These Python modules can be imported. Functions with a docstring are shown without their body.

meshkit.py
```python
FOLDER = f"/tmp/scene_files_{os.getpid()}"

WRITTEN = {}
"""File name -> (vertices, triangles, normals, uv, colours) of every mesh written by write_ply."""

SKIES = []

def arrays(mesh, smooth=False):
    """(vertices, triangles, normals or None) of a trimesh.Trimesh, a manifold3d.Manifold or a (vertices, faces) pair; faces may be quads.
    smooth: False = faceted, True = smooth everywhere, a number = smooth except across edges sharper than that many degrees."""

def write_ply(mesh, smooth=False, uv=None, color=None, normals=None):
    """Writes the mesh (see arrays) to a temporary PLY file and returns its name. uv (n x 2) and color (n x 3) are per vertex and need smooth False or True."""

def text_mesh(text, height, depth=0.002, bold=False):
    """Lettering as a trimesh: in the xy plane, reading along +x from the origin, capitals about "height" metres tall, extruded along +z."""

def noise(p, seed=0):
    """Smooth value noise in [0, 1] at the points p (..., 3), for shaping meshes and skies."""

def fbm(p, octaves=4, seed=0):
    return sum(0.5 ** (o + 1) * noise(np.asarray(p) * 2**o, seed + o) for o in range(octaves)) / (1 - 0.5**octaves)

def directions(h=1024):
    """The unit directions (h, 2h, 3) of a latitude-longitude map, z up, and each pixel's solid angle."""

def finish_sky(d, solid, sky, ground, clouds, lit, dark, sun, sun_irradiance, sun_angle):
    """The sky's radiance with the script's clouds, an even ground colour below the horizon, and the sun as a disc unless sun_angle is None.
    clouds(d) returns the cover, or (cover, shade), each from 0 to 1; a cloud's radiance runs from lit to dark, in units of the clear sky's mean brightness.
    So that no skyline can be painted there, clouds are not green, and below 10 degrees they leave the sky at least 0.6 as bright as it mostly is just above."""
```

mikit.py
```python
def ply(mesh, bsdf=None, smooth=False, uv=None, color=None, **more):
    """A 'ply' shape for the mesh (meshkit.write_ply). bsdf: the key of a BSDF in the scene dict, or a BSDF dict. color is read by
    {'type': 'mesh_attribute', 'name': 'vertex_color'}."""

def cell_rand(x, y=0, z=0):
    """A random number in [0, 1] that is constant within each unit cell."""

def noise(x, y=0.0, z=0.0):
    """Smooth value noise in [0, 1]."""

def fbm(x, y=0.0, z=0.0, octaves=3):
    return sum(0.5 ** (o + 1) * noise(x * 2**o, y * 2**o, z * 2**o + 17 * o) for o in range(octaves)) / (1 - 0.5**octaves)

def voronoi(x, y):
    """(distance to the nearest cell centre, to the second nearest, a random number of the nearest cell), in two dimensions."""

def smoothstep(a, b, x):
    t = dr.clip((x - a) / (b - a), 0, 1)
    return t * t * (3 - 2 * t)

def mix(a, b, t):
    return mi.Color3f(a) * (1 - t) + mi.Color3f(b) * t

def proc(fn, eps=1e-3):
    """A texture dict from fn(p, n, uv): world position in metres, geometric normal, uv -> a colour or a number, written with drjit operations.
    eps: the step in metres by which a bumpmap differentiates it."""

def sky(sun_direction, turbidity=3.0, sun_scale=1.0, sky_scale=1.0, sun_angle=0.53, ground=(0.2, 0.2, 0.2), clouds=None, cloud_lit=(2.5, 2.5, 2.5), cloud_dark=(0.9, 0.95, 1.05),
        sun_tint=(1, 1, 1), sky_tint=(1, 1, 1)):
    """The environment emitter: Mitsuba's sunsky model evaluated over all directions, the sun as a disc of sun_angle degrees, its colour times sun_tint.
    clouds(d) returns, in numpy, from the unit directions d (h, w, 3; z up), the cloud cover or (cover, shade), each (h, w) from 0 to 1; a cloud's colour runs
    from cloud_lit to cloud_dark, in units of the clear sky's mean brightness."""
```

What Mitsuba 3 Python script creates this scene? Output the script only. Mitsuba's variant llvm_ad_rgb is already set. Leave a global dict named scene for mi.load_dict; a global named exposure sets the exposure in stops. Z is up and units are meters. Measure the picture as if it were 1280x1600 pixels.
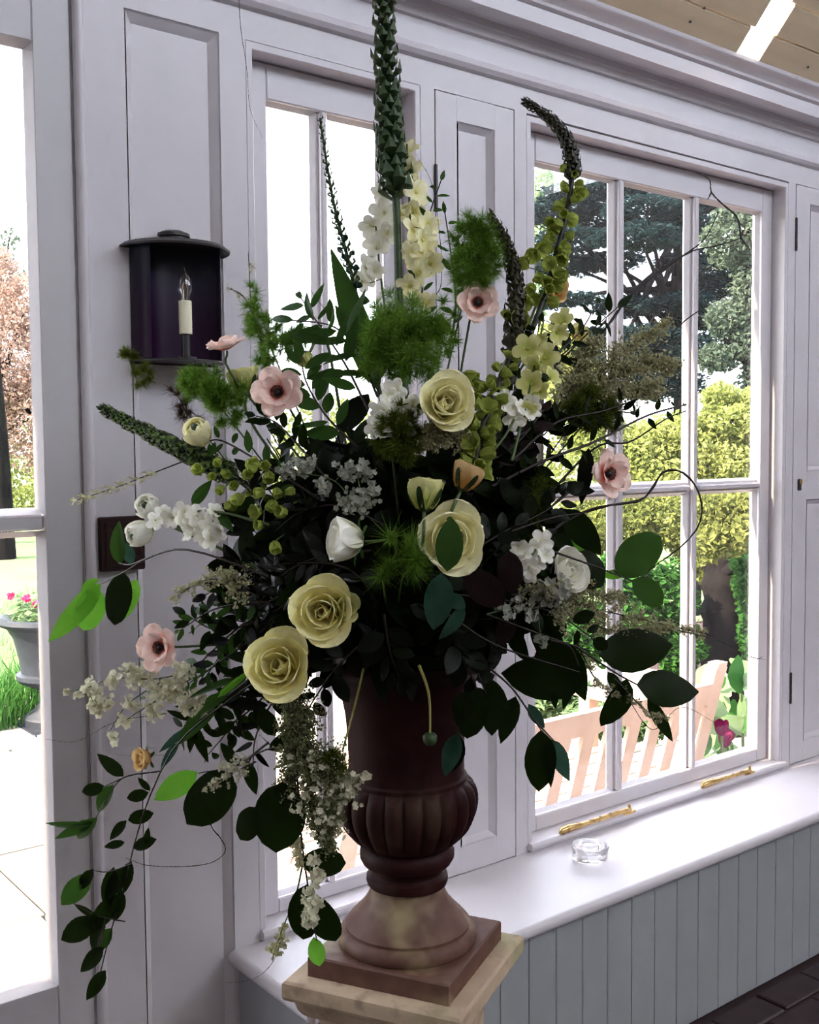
import math, random
import numpy as np, trimesh, drjit as dr, mitsuba as mi, mikit, meshkit
from shapely.geometry import Polygon
from mikit import proc, noise, fbm, mix, smoothstep

T = mi.ScalarTransform4f
rng = np.random.default_rng(11)
scene, labels = {}, {}

# ------------------------------------------------------------------ camera, sky, sun, exposure
FOC = 1675.8                                   # focal length in pixels of the 1280 x 1600 frame
CAM = np.array([0.0, -2.1088, 1.6])
YAW, PITCH, ROLL = 0.6679525, -0.0579028, 0.0081144


def axes():
    f = np.array([math.sin(YAW) * math.cos(PITCH), math.cos(YAW) * math.cos(PITCH), math.sin(PITCH)])
    r = np.cross(f, [0, 0, 1]); r /= np.linalg.norm(r)
    d = np.cross(f, r)
    c, s = math.cos(ROLL), math.sin(ROLL)
    return c * r + s * d, -s * r + c * d, f


RIGHT, DOWN, FWD = axes()
UP = -DOWN
scene['camera'] = {'type': 'perspective', 'fov': 2 * math.degrees(math.atan(640 / FOC)), 'fov_axis': 'x', 'near_clip': 0.02, 'far_clip': 500.0,
                   'to_world': T().look_at(origin=CAM.tolist(), target=(CAM + FWD).tolist(), up=UP.tolist())}
exposure = 5.6


def cloud_cover(d):
    n = meshkit.fbm(d * np.array([3.0, 3.0, 6.0]), 4, 3)
    return np.clip(0.55 + 0.9 * (n - 0.35), 0.25, 1.0), np.clip((n - 0.55) * 1.2, 0, 0.5)


scene['sky'] = mikit.sky((-0.72, 0.10, 0.62), turbidity=3.5, sun_scale=0.45, sky_scale=1.0, clouds=cloud_cover, cloud_lit=(1.9, 1.9, 1.95), cloud_dark=(1.2, 1.22, 1.3), ground=(0.25, 0.25, 0.2))


# ------------------------------------------------------------------ helpers
def ray(u, v):
    return FWD + RIGHT * ((u - 640) / FOC) + DOWN * ((v - 800) / FOC)


AXIS = np.array([1.143, -0.645])               # the urn's axis on the floor plan
D0 = 1.8772                                    # its distance along the view


def P(u, v, o=0.0):
    """A point of the arrangement: o metres nearer than the urn's axis."""
    return CAM + ray(u, v) * (D0 - o)


def far(u, v, d):
    return CAM + ray(u, v) * d


def unit(a):
    a = np.asarray(a, float)
    return a / max(np.linalg.norm(a), 1e-9)


def frame(o, x, z, s=1.0):
    x = unit(x)
    z = np.asarray(z, float); z = z - x * (z @ x)
    if np.linalg.norm(z) < 1e-4:
        z = np.cross(x, [0.3, 0.5, 0.8])
    z = unit(z); y = np.cross(z, x)
    s = np.broadcast_to(s, 3)
    m = np.eye(4); m[:3, 0], m[:3, 1], m[:3, 2], m[:3, 3] = x * s[0], y * s[1], z * s[2], o
    return m


def zframe(o, z, spin=0.0, s=1.0):
    """z looks along z; spin turns about it."""
    z = unit(z)
    a = unit(np.cross(z, UP if abs(z @ UP) < 0.95 else RIGHT)); b = np.cross(z, a)
    x = a * math.cos(spin) + b * math.sin(spin)
    m = np.eye(4); m[:3, 0], m[:3, 1], m[:3, 2], m[:3, 3] = x * s, np.cross(z, x) * s, z * s, o
    return m


def mat(m):
    return T(np.asarray(m).tolist())


def moved(d, m):
    return {**d, 'to_world': mat(m)}


def free(name, parent=None):
    base = name if parent is None else f'{parent}__{name}'
    key, n = base, 0
    used = scene if parent else {**labels, **scene} if False else None
    while key in scene or key in TAKEN:
        n += 1
        key = f'{base}_{n:03d}'
    TAKEN.add(key)
    return key


TAKEN = set()


def add(name, d, parent=None, **lab):
    key = free(name, parent)
    scene[key] = d
    if lab:
        labels[key] = lab
    return key


def thing(name, label, category, group=None):
    key = free(name)
    labels[key] = {'label': label, 'category': category, **({'group': group} if group else {})}
    return key


def struct(name, d, parent=None):
    key = free(name, parent)
    scene[key] = d
    if parent is None:
        labels[key] = {'kind': 'structure'}
    return key


def cat(ms):
    return trimesh.util.concatenate([trimesh.Trimesh(np.asarray(m[0]), np.asarray(m[1]), process=False) if isinstance(m, tuple) else m for m in ms])


def box(x0, x1, y0, y1, z0, z1, c=0.0):
    if c <= 0:
        m = trimesh.creation.box(extents=(x1 - x0, y1 - y0, z1 - z0)); m.apply_translation(((x0 + x1) / 2, (y0 + y1) / 2, (z0 + z1) / 2))
        return m
    c = min(c, (x1 - x0) / 2.2, (y1 - y0) / 2.2, (z1 - z0) / 2.2)
    v = []
    for a, sa in ((x0, 1), (x1, -1)):
        for b, sb in ((y0, 1), (y1, -1)):
            for e, se in ((z0, 1), (z1, -1)):
                v += [(a + sa * c, b + sb * c, e), (a + sa * c, b, e + se * c), (a, b + sb * c, e + se * c)]
    return trimesh.convex.convex_hull(np.array(v))


def profile_x(yz, x0, x1):
    m = trimesh.creation.extrude_polygon(Polygon(yz), x1 - x0, engine='earcut')
    v = m.vertices.copy(); m.vertices = np.stack([v[:, 2] + x0, v[:, 0], v[:, 1]], 1)
    m.fix_normals()
    return m


def bevel_ring(x0, x1, z0, z1, w, y0, y1):
    """Four mitred strips that slope from (outer edge, y0) to (inner edge, y1)."""
    o = np.array([[x0, y0, z0], [x1, y0, z0], [x1, y0, z1], [x0, y0, z1]], float)
    i = np.array([[x0 + w, y1, z0 + w], [x1 - w, y1, z0 + w], [x1 - w, y1, z1 - w], [x0 + w, y1, z1 - w]], float)
    v = np.vstack([o, i]); f = []
    for k in range(4):
        n = (k + 1) % 4
        f += [[k, n, 4 + n], [k, 4 + n, 4 + k]]
    return trimesh.Trimesh(v, f, process=False)


def moulded_panel(x0, x1, z0, z1, w, y, d):
    """Moulding round a sunk panel: a small quirk, a bevel and the flat field."""
    e = 0.004
    ring1 = bevel_ring(x0, x1, z0, z1, e, y, y + 0.005)
    ring2 = bevel_ring(x0 + e, x1 - e, z0 + e, z1 - e, w - 2 * e, y + 0.001, y + d)
    ring3 = bevel_ring(x0 + w - e, x1 - w + e, z0 + w - e, z1 - w + e, e, y + d, y + d + 0.004)
    a = w
    field = trimesh.Trimesh([[x0 + a, y + d + .004, z0 + a], [x1 - a, y + d + .004, z0 + a], [x1 - a, y + d + .004, z1 - a], [x0 + a, y + d + .004, z1 - a]], [[0, 1, 2], [0, 2, 3]], process=False)
    return cat([ring1, ring2, ring3, field])


def lathe(prof, n=48, lobes=None):
    prof = np.asarray(prof, float)
    a = np.arange(n) / n * 2 * math.pi
    v = np.stack([np.outer(prof[:, 0], np.cos(a)), np.outer(prof[:, 0], np.sin(a)), np.repeat(prof[:, 1:2], n, 1)], -1).reshape(-1, 3)
    if lobes is not None:
        v = lobes(v)
    k = np.arange(n); f = []
    for i in range(len(prof) - 1):
        a0, a1, b0, b1 = i * n + k, i * n + (k + 1) % n, (i + 1) * n + k, (i + 1) * n + (k + 1) % n
        f += [np.stack([a0, a1, b1], 1), np.stack([a0, b1, b0], 1)]
    return trimesh.Trimesh(v, np.vstack(f), process=False)


def tube(pts, r, n=5):
    pts = np.asarray(pts, float); m = len(pts)
    r = np.broadcast_to(r, m)
    tg = np.gradient(pts, axis=0); tg /= np.linalg.norm(tg, axis=1, keepdims=True) + 1e-12
    a = np.cross(tg[0], [0.31, 0.52, 0.79]); a /= np.linalg.norm(a)
    rings = []
    for i in range(m):
        a = a - tg[i] * (a @ tg[i]); a /= np.linalg.norm(a) + 1e-12
        b = np.cross(tg[i], a)
        ang = np.arange(n) / n * 2 * math.pi
        rings.append(pts[i] + r[i] * (np.outer(np.cos(ang), a) + np.outer(np.sin(ang), b)))
    v = np.vstack(rings + [pts[:1], pts[-1:]]); k = np.arange(n); f = []
    for i in range(m - 1):
        a0, a1, b0, b1 = i * n + k, i * n + (k + 1) % n, (i + 1) * n + k, (i + 1) * n + (k + 1) % n
        f += [np.stack([a0, a1, b1], 1), np.stack([a0, b1, b0], 1)]
    f += [np.stack([(k + 1) % n, k, k * 0 + m * n], 1), np.stack([(m - 1) * n + k, (m - 1) * n + (k + 1) % n, k * 0 + m * n + 1], 1)]
    return trimesh.Trimesh(v, np.vstack(f), process=False)


def spline(pts, n=20):
    """Catmull-Rom through the points."""
    p = np.asarray(pts, float)
    if len(p) == 2:
        return p[0] + (p[1] - p[0]) * np.linspace(0, 1, n)[:, None]
    q = np.vstack([2 * p[0] - p[1], p, 2 * p[-1] - p[-2]])
    seg = len(p) - 1
    t = np.linspace(0, seg, n); i = np.minimum(t.astype(int), seg - 1); t = (t - i)[:, None]
    a, b, c, d = q[i], q[i + 1], q[i + 2], q[i + 3]
    return 0.5 * (2 * b + (c - a) * t + (2 * a - 5 * b + 4 * c - d) * t**2 + (3 * b - a - 3 * c + d) * t**3)


def petal(L, W, r0, a0, a1, cup, ruf=0.0, seed=0, nu=6, base=.4, pw=1.0, vs=(0, .16, .34, .52, .70, .84, .94, 1.0)):
    """A petal that leaves the flower's axis (z) at radius r0 with its midrib at angle a0 from the axis and a1 at the tip; cup = curvature across. (vertices, faces, uv)"""
    vs = np.asarray(vs); fine = np.linspace(0, 1, 61)
    a = a0 + (a1 - a0) * fine ** pw
    r = r0 + np.concatenate([[0], np.cumsum((np.sin(a[1:]) + np.sin(a[:-1])) / 2)]) * L / 60
    z = np.concatenate([[0], np.cumsum((np.cos(a[1:]) + np.cos(a[:-1])) / 2)]) * L / 60
    u = np.linspace(-1, 1, nu + 1); V, UV, Fq = [], [], []
    for i, v in enumerate(vs):
        ra, za, aa = np.interp(v, fine, r), np.interp(v, fine, z), np.interp(v, fine, a)
        w = W / 2 * max(base * (1 - v), math.sqrt(max(0, 1 - ((v - .60) / .66) ** 2))) * math.sqrt(max(0, 1 - v ** 9)) * (1 if v < 1 else 0) + 1e-5
        s = u * w
        x = np.sin(s * cup) / cup if abs(cup) > 1e-6 else s
        off = (1 - np.cos(s * cup)) / cup if abs(cup) > 1e-6 else 0 * s
        off = off + ruf * v * v * (np.sin(u * 4.1 + seed * 1.7) + .6 * np.sin(u * 8.3 + seed * 2.9 + v * 3))
        V.append(np.stack([ra - math.cos(aa) * off, x, za + math.sin(aa) * off], 1))
        UV.append(np.stack([(u + 1) / 2, np.full(nu + 1, v)], 1))
    n = nu + 1
    for i in range(len(vs) - 1):
        for j in range(nu):
            q = i * n + j
            Fq.append([q, q + 1, q + n + 1, q + n])
    return np.vstack(V), np.array(Fq), np.vstack(UV)


def leaf_mesh(W, fold=.25, bend=.25, wave=.0, peak=.42, seed=0, nv=8, nu=4, blunt=.82):
    """A leaf of unit length along x, upper side +z, with a sunk midrib, bending down to the tip."""
    V, Fq = [], []
    u = np.linspace(-1, 1, nu + 1)
    for i in range(nv):
        v = i / (nv - 1)
        q = v ** (math.log(.5) / math.log(peak))
        w = W / 2 * max(math.sin(math.pi * q), 0) ** blunt + .004
        x = v * (1 - .12 * bend * v)
        z0 = -bend * v * v * .6 + .18 * bend * v
        zz = z0 + np.abs(u) ** 1.3 * w * fold * 2 - (u * u) * w * .25 * (fold > 0) + wave * np.sin(v * 9 + seed + np.sign(u) * 1.3) * np.abs(u) * w
        V.append(np.stack([np.full(nu + 1, x), u * w, zz], 1))
    n = nu + 1
    for i in range(nv - 1):
        for j in range(nu):
            a = i * n + j
            Fq.append([a, a + n, a + n + 1, a + 1])
    return np.vstack(V), np.array(Fq)


# ------------------------------------------------------------------ materials
def rgb(c):
    return {'type': 'rgb', 'value': [float(x) for x in c]}


def mat_def(key, color, rough=0.5, spec=0.5, metallic=0.0, **k):
    c = proc(color) if callable(color) else rgb(color)
    scene[key] = {'type': 'twosided', 'b': {'type': 'principled', 'base_color': c, 'roughness': rough, 'specular': spec, 'metallic': metallic, **k}}


def thin_def(key, color, trans=0.8, rough=0.5):
    c = proc(color) if callable(color) else rgb(color)
    scene[key] = {'type': 'principledthin', 'base_color': c, 'roughness': rough, 'diff_trans': trans, 'spec_trans': 0.0, 'eta': 1.4}


mat_def('paint', lambda p, n, uv: mix((0.52, 0.488, 0.512), (0.58, 0.547, 0.575), fbm(p.x * 6, p.y * 6, p.z * 3)), 0.38, 0.45)
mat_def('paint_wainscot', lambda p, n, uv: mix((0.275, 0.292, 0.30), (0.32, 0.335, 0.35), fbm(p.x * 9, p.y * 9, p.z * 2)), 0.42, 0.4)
mat_def('paint_door', lambda p, n, uv: mix((0.45, 0.428, 0.442), (0.50, 0.477, 0.49), fbm(p.x * 6, p.y * 6, p.z * 3)), 0.38, 0.45)
mat_def('dark_gap', (0.05, 0.045, 0.05), 0.9, 0.1)
mat_def('ceiling_board', lambda p, n, uv: mix((0.60, 0.51, 0.36), (0.70, 0.61, 0.45), fbm(p.x * 2, p.y * 40, p.z * 30)), 0.5, 0.3)
mat_def('brass', lambda p, n, uv: mix((0.62, 0.42, 0.17), (0.30, 0.17, 0.06), smoothstep(0.45, 0.75, fbm(p.x * 60, p.y * 60, p.z * 60))), 0.3, 0.5, 0.85)
mat_def('black_iron', (0.025, 0.022, 0.022), 0.4, 0.5)
mat_def('sconce_enamel', lambda p, n, uv: mix((0.020, 0.004, 0.024), (0.012, 0.016, 0.026), smoothstep(1.85, 2.03, p.z)), 0.32, 0.18)
mat_def('candle_cream', (0.82, 0.78, 0.58), 0.5, 0.3)
mat_def('maroon_wood', lambda p, n, uv: mix((0.014, 0.003, 0.003), (0.026, 0.007, 0.005), fbm(p.x * 30, p.y * 30, p.z * 120)), 0.45, 0.3)


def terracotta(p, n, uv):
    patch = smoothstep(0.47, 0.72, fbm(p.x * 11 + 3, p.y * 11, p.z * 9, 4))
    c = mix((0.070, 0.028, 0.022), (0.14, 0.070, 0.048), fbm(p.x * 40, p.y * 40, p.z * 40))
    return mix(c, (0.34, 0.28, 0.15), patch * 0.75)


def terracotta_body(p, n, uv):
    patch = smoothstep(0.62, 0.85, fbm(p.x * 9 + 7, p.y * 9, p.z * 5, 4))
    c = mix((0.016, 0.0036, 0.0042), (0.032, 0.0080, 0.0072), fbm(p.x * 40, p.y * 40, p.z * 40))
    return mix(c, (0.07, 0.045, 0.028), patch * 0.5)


def stone(p, n, uv):
    a = fbm(p.x * 14, p.y * 14, p.z * 14, 4)
    c = mix((0.34, 0.235, 0.165), (0.52, 0.41, 0.28), a)
    c = mix(c, (0.20, 0.12, 0.085), smoothstep(0.48, 0.85, fbm(p.x * 34 + 9, p.y * 34, p.z * 26, 4)) * 0.7)
    return mix(c, (0.30, 0.31, 0.16), smoothstep(0.55, 0.75, fbm(p.x * 6, p.y * 6 + 4, p.z * 6)) * 0.6)


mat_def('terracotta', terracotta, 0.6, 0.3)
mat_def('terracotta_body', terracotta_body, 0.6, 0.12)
mat_def('pedestal_stone', stone, 0.75, 0.25)
mat_def('floor_brick', lambda p, n, uv: mix((0.014, 0.004, 0.007), (0.034, 0.012, 0.014), fbm(p.x * 22, p.y * 22, 1.0, 4)), 0.35, 0.5)
mat_def('mortar', (0.035, 0.022, 0.024), 0.9, 0.2)
mat_def('paver', lambda p, n, uv: mix((0.155, 0.137, 0.117), (0.205, 0.19, 0.168), fbm(p.x * 4, p.y * 4, p.z * 4, 4)), 0.8, 0.2)
mat_def('lawn_green', lambda p, n, uv: mix((0.07, 0.11, 0.04), (0.12, 0.16, 0.07), fbm(p.x * 1.2, p.y * 1.2, 0.0, 4)), 0.9, 0.1)
mat_def('teak', lambda p, n, uv: mix((0.38, 0.265, 0.20), (0.50, 0.375, 0.30), fbm(p.x * 18, p.y * 18, p.z * 5)), 0.6, 0.3)
mat_def('lead_urn', lambda p, n, uv: mix((0.006, 0.008, 0.013), (0.022, 0.026, 0.036), fbm(p.x * 6, p.y * 6, p.z * 9)), 0.5, 0.4)
mat_def('bark', lambda p, n, uv: mix((0.004, 0.004, 0.005), (0.014, 0.012, 0.012), fbm(p.x * 12, p.y * 12, p.z * 3)), 0.9, 0.03)
scene['pane_glass'] = {'type': 'thindielectric', 'int_ior': 1.5}
scene['clear_glass'] = {'type': 'dielectric', 'int_ior': 1.5}
# plants
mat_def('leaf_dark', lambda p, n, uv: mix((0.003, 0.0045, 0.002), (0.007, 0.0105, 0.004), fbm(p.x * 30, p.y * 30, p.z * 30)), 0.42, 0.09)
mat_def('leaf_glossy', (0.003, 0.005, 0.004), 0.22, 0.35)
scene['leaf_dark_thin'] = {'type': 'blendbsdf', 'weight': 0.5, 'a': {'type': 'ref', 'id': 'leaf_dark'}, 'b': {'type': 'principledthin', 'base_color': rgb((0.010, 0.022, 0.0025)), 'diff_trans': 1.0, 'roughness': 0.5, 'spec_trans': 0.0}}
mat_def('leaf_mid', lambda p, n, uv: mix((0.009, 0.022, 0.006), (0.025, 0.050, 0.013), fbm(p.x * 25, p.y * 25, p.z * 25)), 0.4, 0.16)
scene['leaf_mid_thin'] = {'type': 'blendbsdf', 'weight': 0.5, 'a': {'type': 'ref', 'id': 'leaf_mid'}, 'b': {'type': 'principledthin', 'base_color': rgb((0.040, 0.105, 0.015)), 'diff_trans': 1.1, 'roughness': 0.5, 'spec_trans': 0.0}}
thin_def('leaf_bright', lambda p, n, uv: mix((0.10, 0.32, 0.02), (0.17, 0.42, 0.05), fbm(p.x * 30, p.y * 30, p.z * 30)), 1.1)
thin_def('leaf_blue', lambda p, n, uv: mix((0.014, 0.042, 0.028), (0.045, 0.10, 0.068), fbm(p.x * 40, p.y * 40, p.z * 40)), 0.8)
mat_def('leaf_brown', (0.013, 0.0055, 0.0055), 0.5, 0.15)
mat_def('stem_green', (0.06, 0.10, 0.03), 0.5, 0.4)
mat_def('stem_yellow', (0.42, 0.40, 0.12), 0.5, 0.4)
mat_def('stem_dark', (0.022, 0.016, 0.013), 0.6, 0.4)
thin_def('needle_green', lambda p, n, uv: mix((0.05, 0.13, 0.012), (0.18, 0.31, 0.045), fbm(p.x * 40, p.y * 40, p.z * 40)), 0.9)
thin_def('needle_moss', lambda p, n, uv: mix((0.035, 0.05, 0.006), (0.11, 0.14, 0.02), fbm(p.x * 40, p.y * 40, p.z * 40)), 0.8)
thin_def('needle_brown', (0.06, 0.04, 0.03), 0.6)
thin_def('plume_beige', lambda p, n, uv: mix((0.27, 0.26, 0.13), (0.56, 0.54, 0.34), fbm(p.x * 60, p.y * 60, p.z * 60)), 0.8)
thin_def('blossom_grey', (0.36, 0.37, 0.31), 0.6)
thin_def('plume_olive', lambda p, n, uv: mix((0.10, 0.12, 0.045), (0.30, 0.31, 0.16), fbm(p.x * 60, p.y * 60, p.z * 60)), 0.8)
thin_def('blossom_white', (0.62, 0.60, 0.45), 0.6)
mat_def('bud_fresh', lambda p, n, uv: mix((0.014, 0.026, 0.008), (0.085, 0.15, 0.03), smoothstep(0.35, 0.7, noise(p.x * 170, p.y * 170, p.z * 170))), 0.5, 0.3)
thin_def('bell_green', lambda p, n, uv: mix((0.21, 0.27, 0.04), (0.47, 0.53, 0.14), fbm(p.x * 40, p.y * 40, p.z * 40)), 0.9)
mat_def('bud_dark', lambda p, n, uv: mix((0.012, 0.009, 0.006), (0.030, 0.032, 0.012), fbm(p.x * 60, p.y * 60, p.z * 60)), 0.5, 0.4)
mat_def('bud_green', lambda p, n, uv: mix((0.016, 0.036, 0.013), (0.045, 0.085, 0.028), fbm(p.x * 60, p.y * 60, p.z * 60)), 0.5, 0.4)


def petal_mat(key, base, tip, k0, k1, trans=0.45):
    """Colour runs from the petal's base to its tip (its uv), with faint veins."""
    def fn(p, n, uv):
        vein = 0.93 + 0.07 * noise(uv.x * 26.0, uv.y * 2.0)
        return mix(base, tip, smoothstep(k0, k1, uv.y)) * vein
    thin_def(key, fn, trans)


petal_mat('petal_yellow', (0.90, 0.68, 0.20), (0.95, 0.91, 0.52), 0.10, 0.50)
petal_mat('petal_cream', (0.80, 0.76, 0.34), (0.95, 0.92, 0.62), 0.1, 0.6)
petal_mat('petal_lime', (0.52, 0.56, 0.14), (0.74, 0.73, 0.34), 0.2, 0.9)
petal_mat('petal_white', (0.80, 0.80, 0.62), (0.93, 0.92, 0.84), 0.1, 0.7)
petal_mat('petal_pink', (0.82, 0.22, 0.13), (0.95, 0.74, 0.67), 0.10, 0.60)
petal_mat('petal_apricot', (0.60, 0.30, 0.08), (0.80, 0.60, 0.30), 0.2, 0.9)
mat_def('flower_eye', (0.012, 0.008, 0.010), 0.5, 0.4)

# ------------------------------------------------------------------ the room
# window wall: its room face is y = 0, it runs along x
TOPZ = 2.502
wall = [box(-3, -0.12, 0, .13, -.1, TOPZ), box(.845, .934, 0, .13, 0, TOPZ), box(1.151, 1.215, 0, .13, 0, TOPZ), box(.934, 1.151, .026, .13, 0, TOPZ),
        box(.934, 1.151, 0, .13, 0, .26),
        box(1.709, 1.7535, 0, .13, .47, TOPZ), box(2.031, 2.075, 0, .13, .47, TOPZ), box(1.7535, 2.031, .03, .13, .47, TOPZ),
        box(3.323, 3.366, 0, .13, .47, TOPZ), box(3.366, 3.70, .03, .13, .47, TOPZ), box(3.70, 6.5, 0, .13, .47, TOPZ),
        box(1.215, 6.5, 0, .13, -.1, .47), box(-3, 6.5, 0, .13, TOPZ, 3.0)]
struct('wall_window', mikit.ply(cat(wall), 'paint'))
struct('pilaster_panel', mikit.ply(moulded_panel(.934, 1.151, .26, 2.501, .021, 0, .012), 'paint'), 'wall_window')
# round bead between the door and the pilaster
struct('door_bead', mikit.ply(tube([[.8355, -.004, 0], [.8355, -.004, 1.2], [.8355, -.004, 2.5]], .0115, 10), 'paint', smooth=True), 'wall_window')
struct('picture_moulding', mikit.ply(profile_x([(0, 2.566), (-.012, 2.570), (-.020, 2.580), (-.018, 2.588), (-.007, 2.592), (-.005, 2.600), (0, 2.604)], -3, 6.5), 'paint'), 'wall_window')
corn = [(0, 2.662), (-.010, 2.664), (-.014, 2.682), (-.022, 2.684), (-.026, 2.700), (-.042, 2.703), (-.046, 2.698), (-.090, 2.698), (-.092, 2.7365), (-.099, 2.7395), (-.104, 2.742)]
for k in range(7):
    a = k / 6 * math.pi
    corn.append((-.104 - .017 * (1 - math.cos(a)) , 2.743 + .030 * k / 6 + .003 * math.sin(a)))
corn += [(-.140, 2.781), (0, 2.86)]
struct('trim_1', mikit.ply(profile_x(corn, -3, 6.5), 'paint', smooth=25))

# ceiling: boards on the slope, with a narrow rooflight between them
SL = .60


def ceil_pt(x, t, dz=0.0):
    c, s = math.cos(math.atan(SL)), math.sin(math.atan(SL))
    return (x, -.125 - t * c - dz * s, 2.772 + t * s - dz * c)


def ceil_board(xa0, xa1, xb0, xb1, t0, t1):
    g, d = .004, .016
    pts = []
    for dz, e in ((.0, 0.0), (d - g, 0.0), (d, g)):
        for t, x0, x1 in ((t0 + e, xa0, xa1), (t1 - e, xb0, xb1)):
            pts += [ceil_pt(x0, t, dz - .016), ceil_pt(x1, t, dz - .016)]
    return trimesh.convex.convex_hull(np.array(pts))


BW = .105


def light_x(t):
    return 2.822 - .36 * t


jag = [0, .012, -.008, .006, -.01, .004]
deck = [(-3, 6.6, 0, 4.2)]
for k in range(81):
    t0, t1 = k * BW, (k + 1) * BW - .002
    if k < 6:
        la, lb = light_x(t0) + jag[k], light_x(t1) + jag[k]
        w = .115 - .006 * k
        struct('board', mikit.ply(ceil_board(-3, la, -3, lb, t0, t1), 'ceiling_board'), 'ceiling')
        struct('board', mikit.ply(ceil_board(la + w, 6.5, lb + w, 6.5, t0, t1), 'ceiling_board'), 'ceiling')
    else:
        struct('board', mikit.ply(ceil_board(-3, 6.5, -3, 6.5, t0, t1), 'ceiling_board'), 'ceiling')
labels['ceiling'] = {'kind': 'structure'}
for k, (u, v) in enumerate(((1101, 13), (1079, 34), (1058, 53), (1263, 105), (1244, 121))):
    r = ray(u, v); t = (2.772 - SL * .125 - CAM[2] + SL * CAM[1]) / (r[2] + SL * r[1]) if False else None
    # nail head on the sloping soffit
    n = np.array([0, SL, 1.0]); c0 = np.array([0, -.125, 2.772]); t = n @ (c0 - CAM) / (n @ r)
    q = CAM + r * (t * .999)
    struct('nail_head', {'type': 'sphere', 'center': q.tolist(), 'radius': .0035, 'bsdf': {'type': 'ref', 'id': 'black_iron'}}, 'ceiling')
# roof deck above the boards, open over the rooflight
def slope_slab(x0, x1, t0, t1, a=.02, b=.10):
    return trimesh.convex.convex_hull(np.array([ceil_pt(x, t, -d) for x in (x0, x1) for t in (t0, t1) for d in (a, b)]))
TB = 8.5
struct('roof_deck', mikit.ply(cat([slope_slab(-3.2, 2.50, -.3, TB), slope_slab(3.02, 6.7, -.3, TB), slope_slab(2.4, 3.1, 6.2 * BW, TB)]), 'ceiling_board'), 'ceiling')
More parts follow.
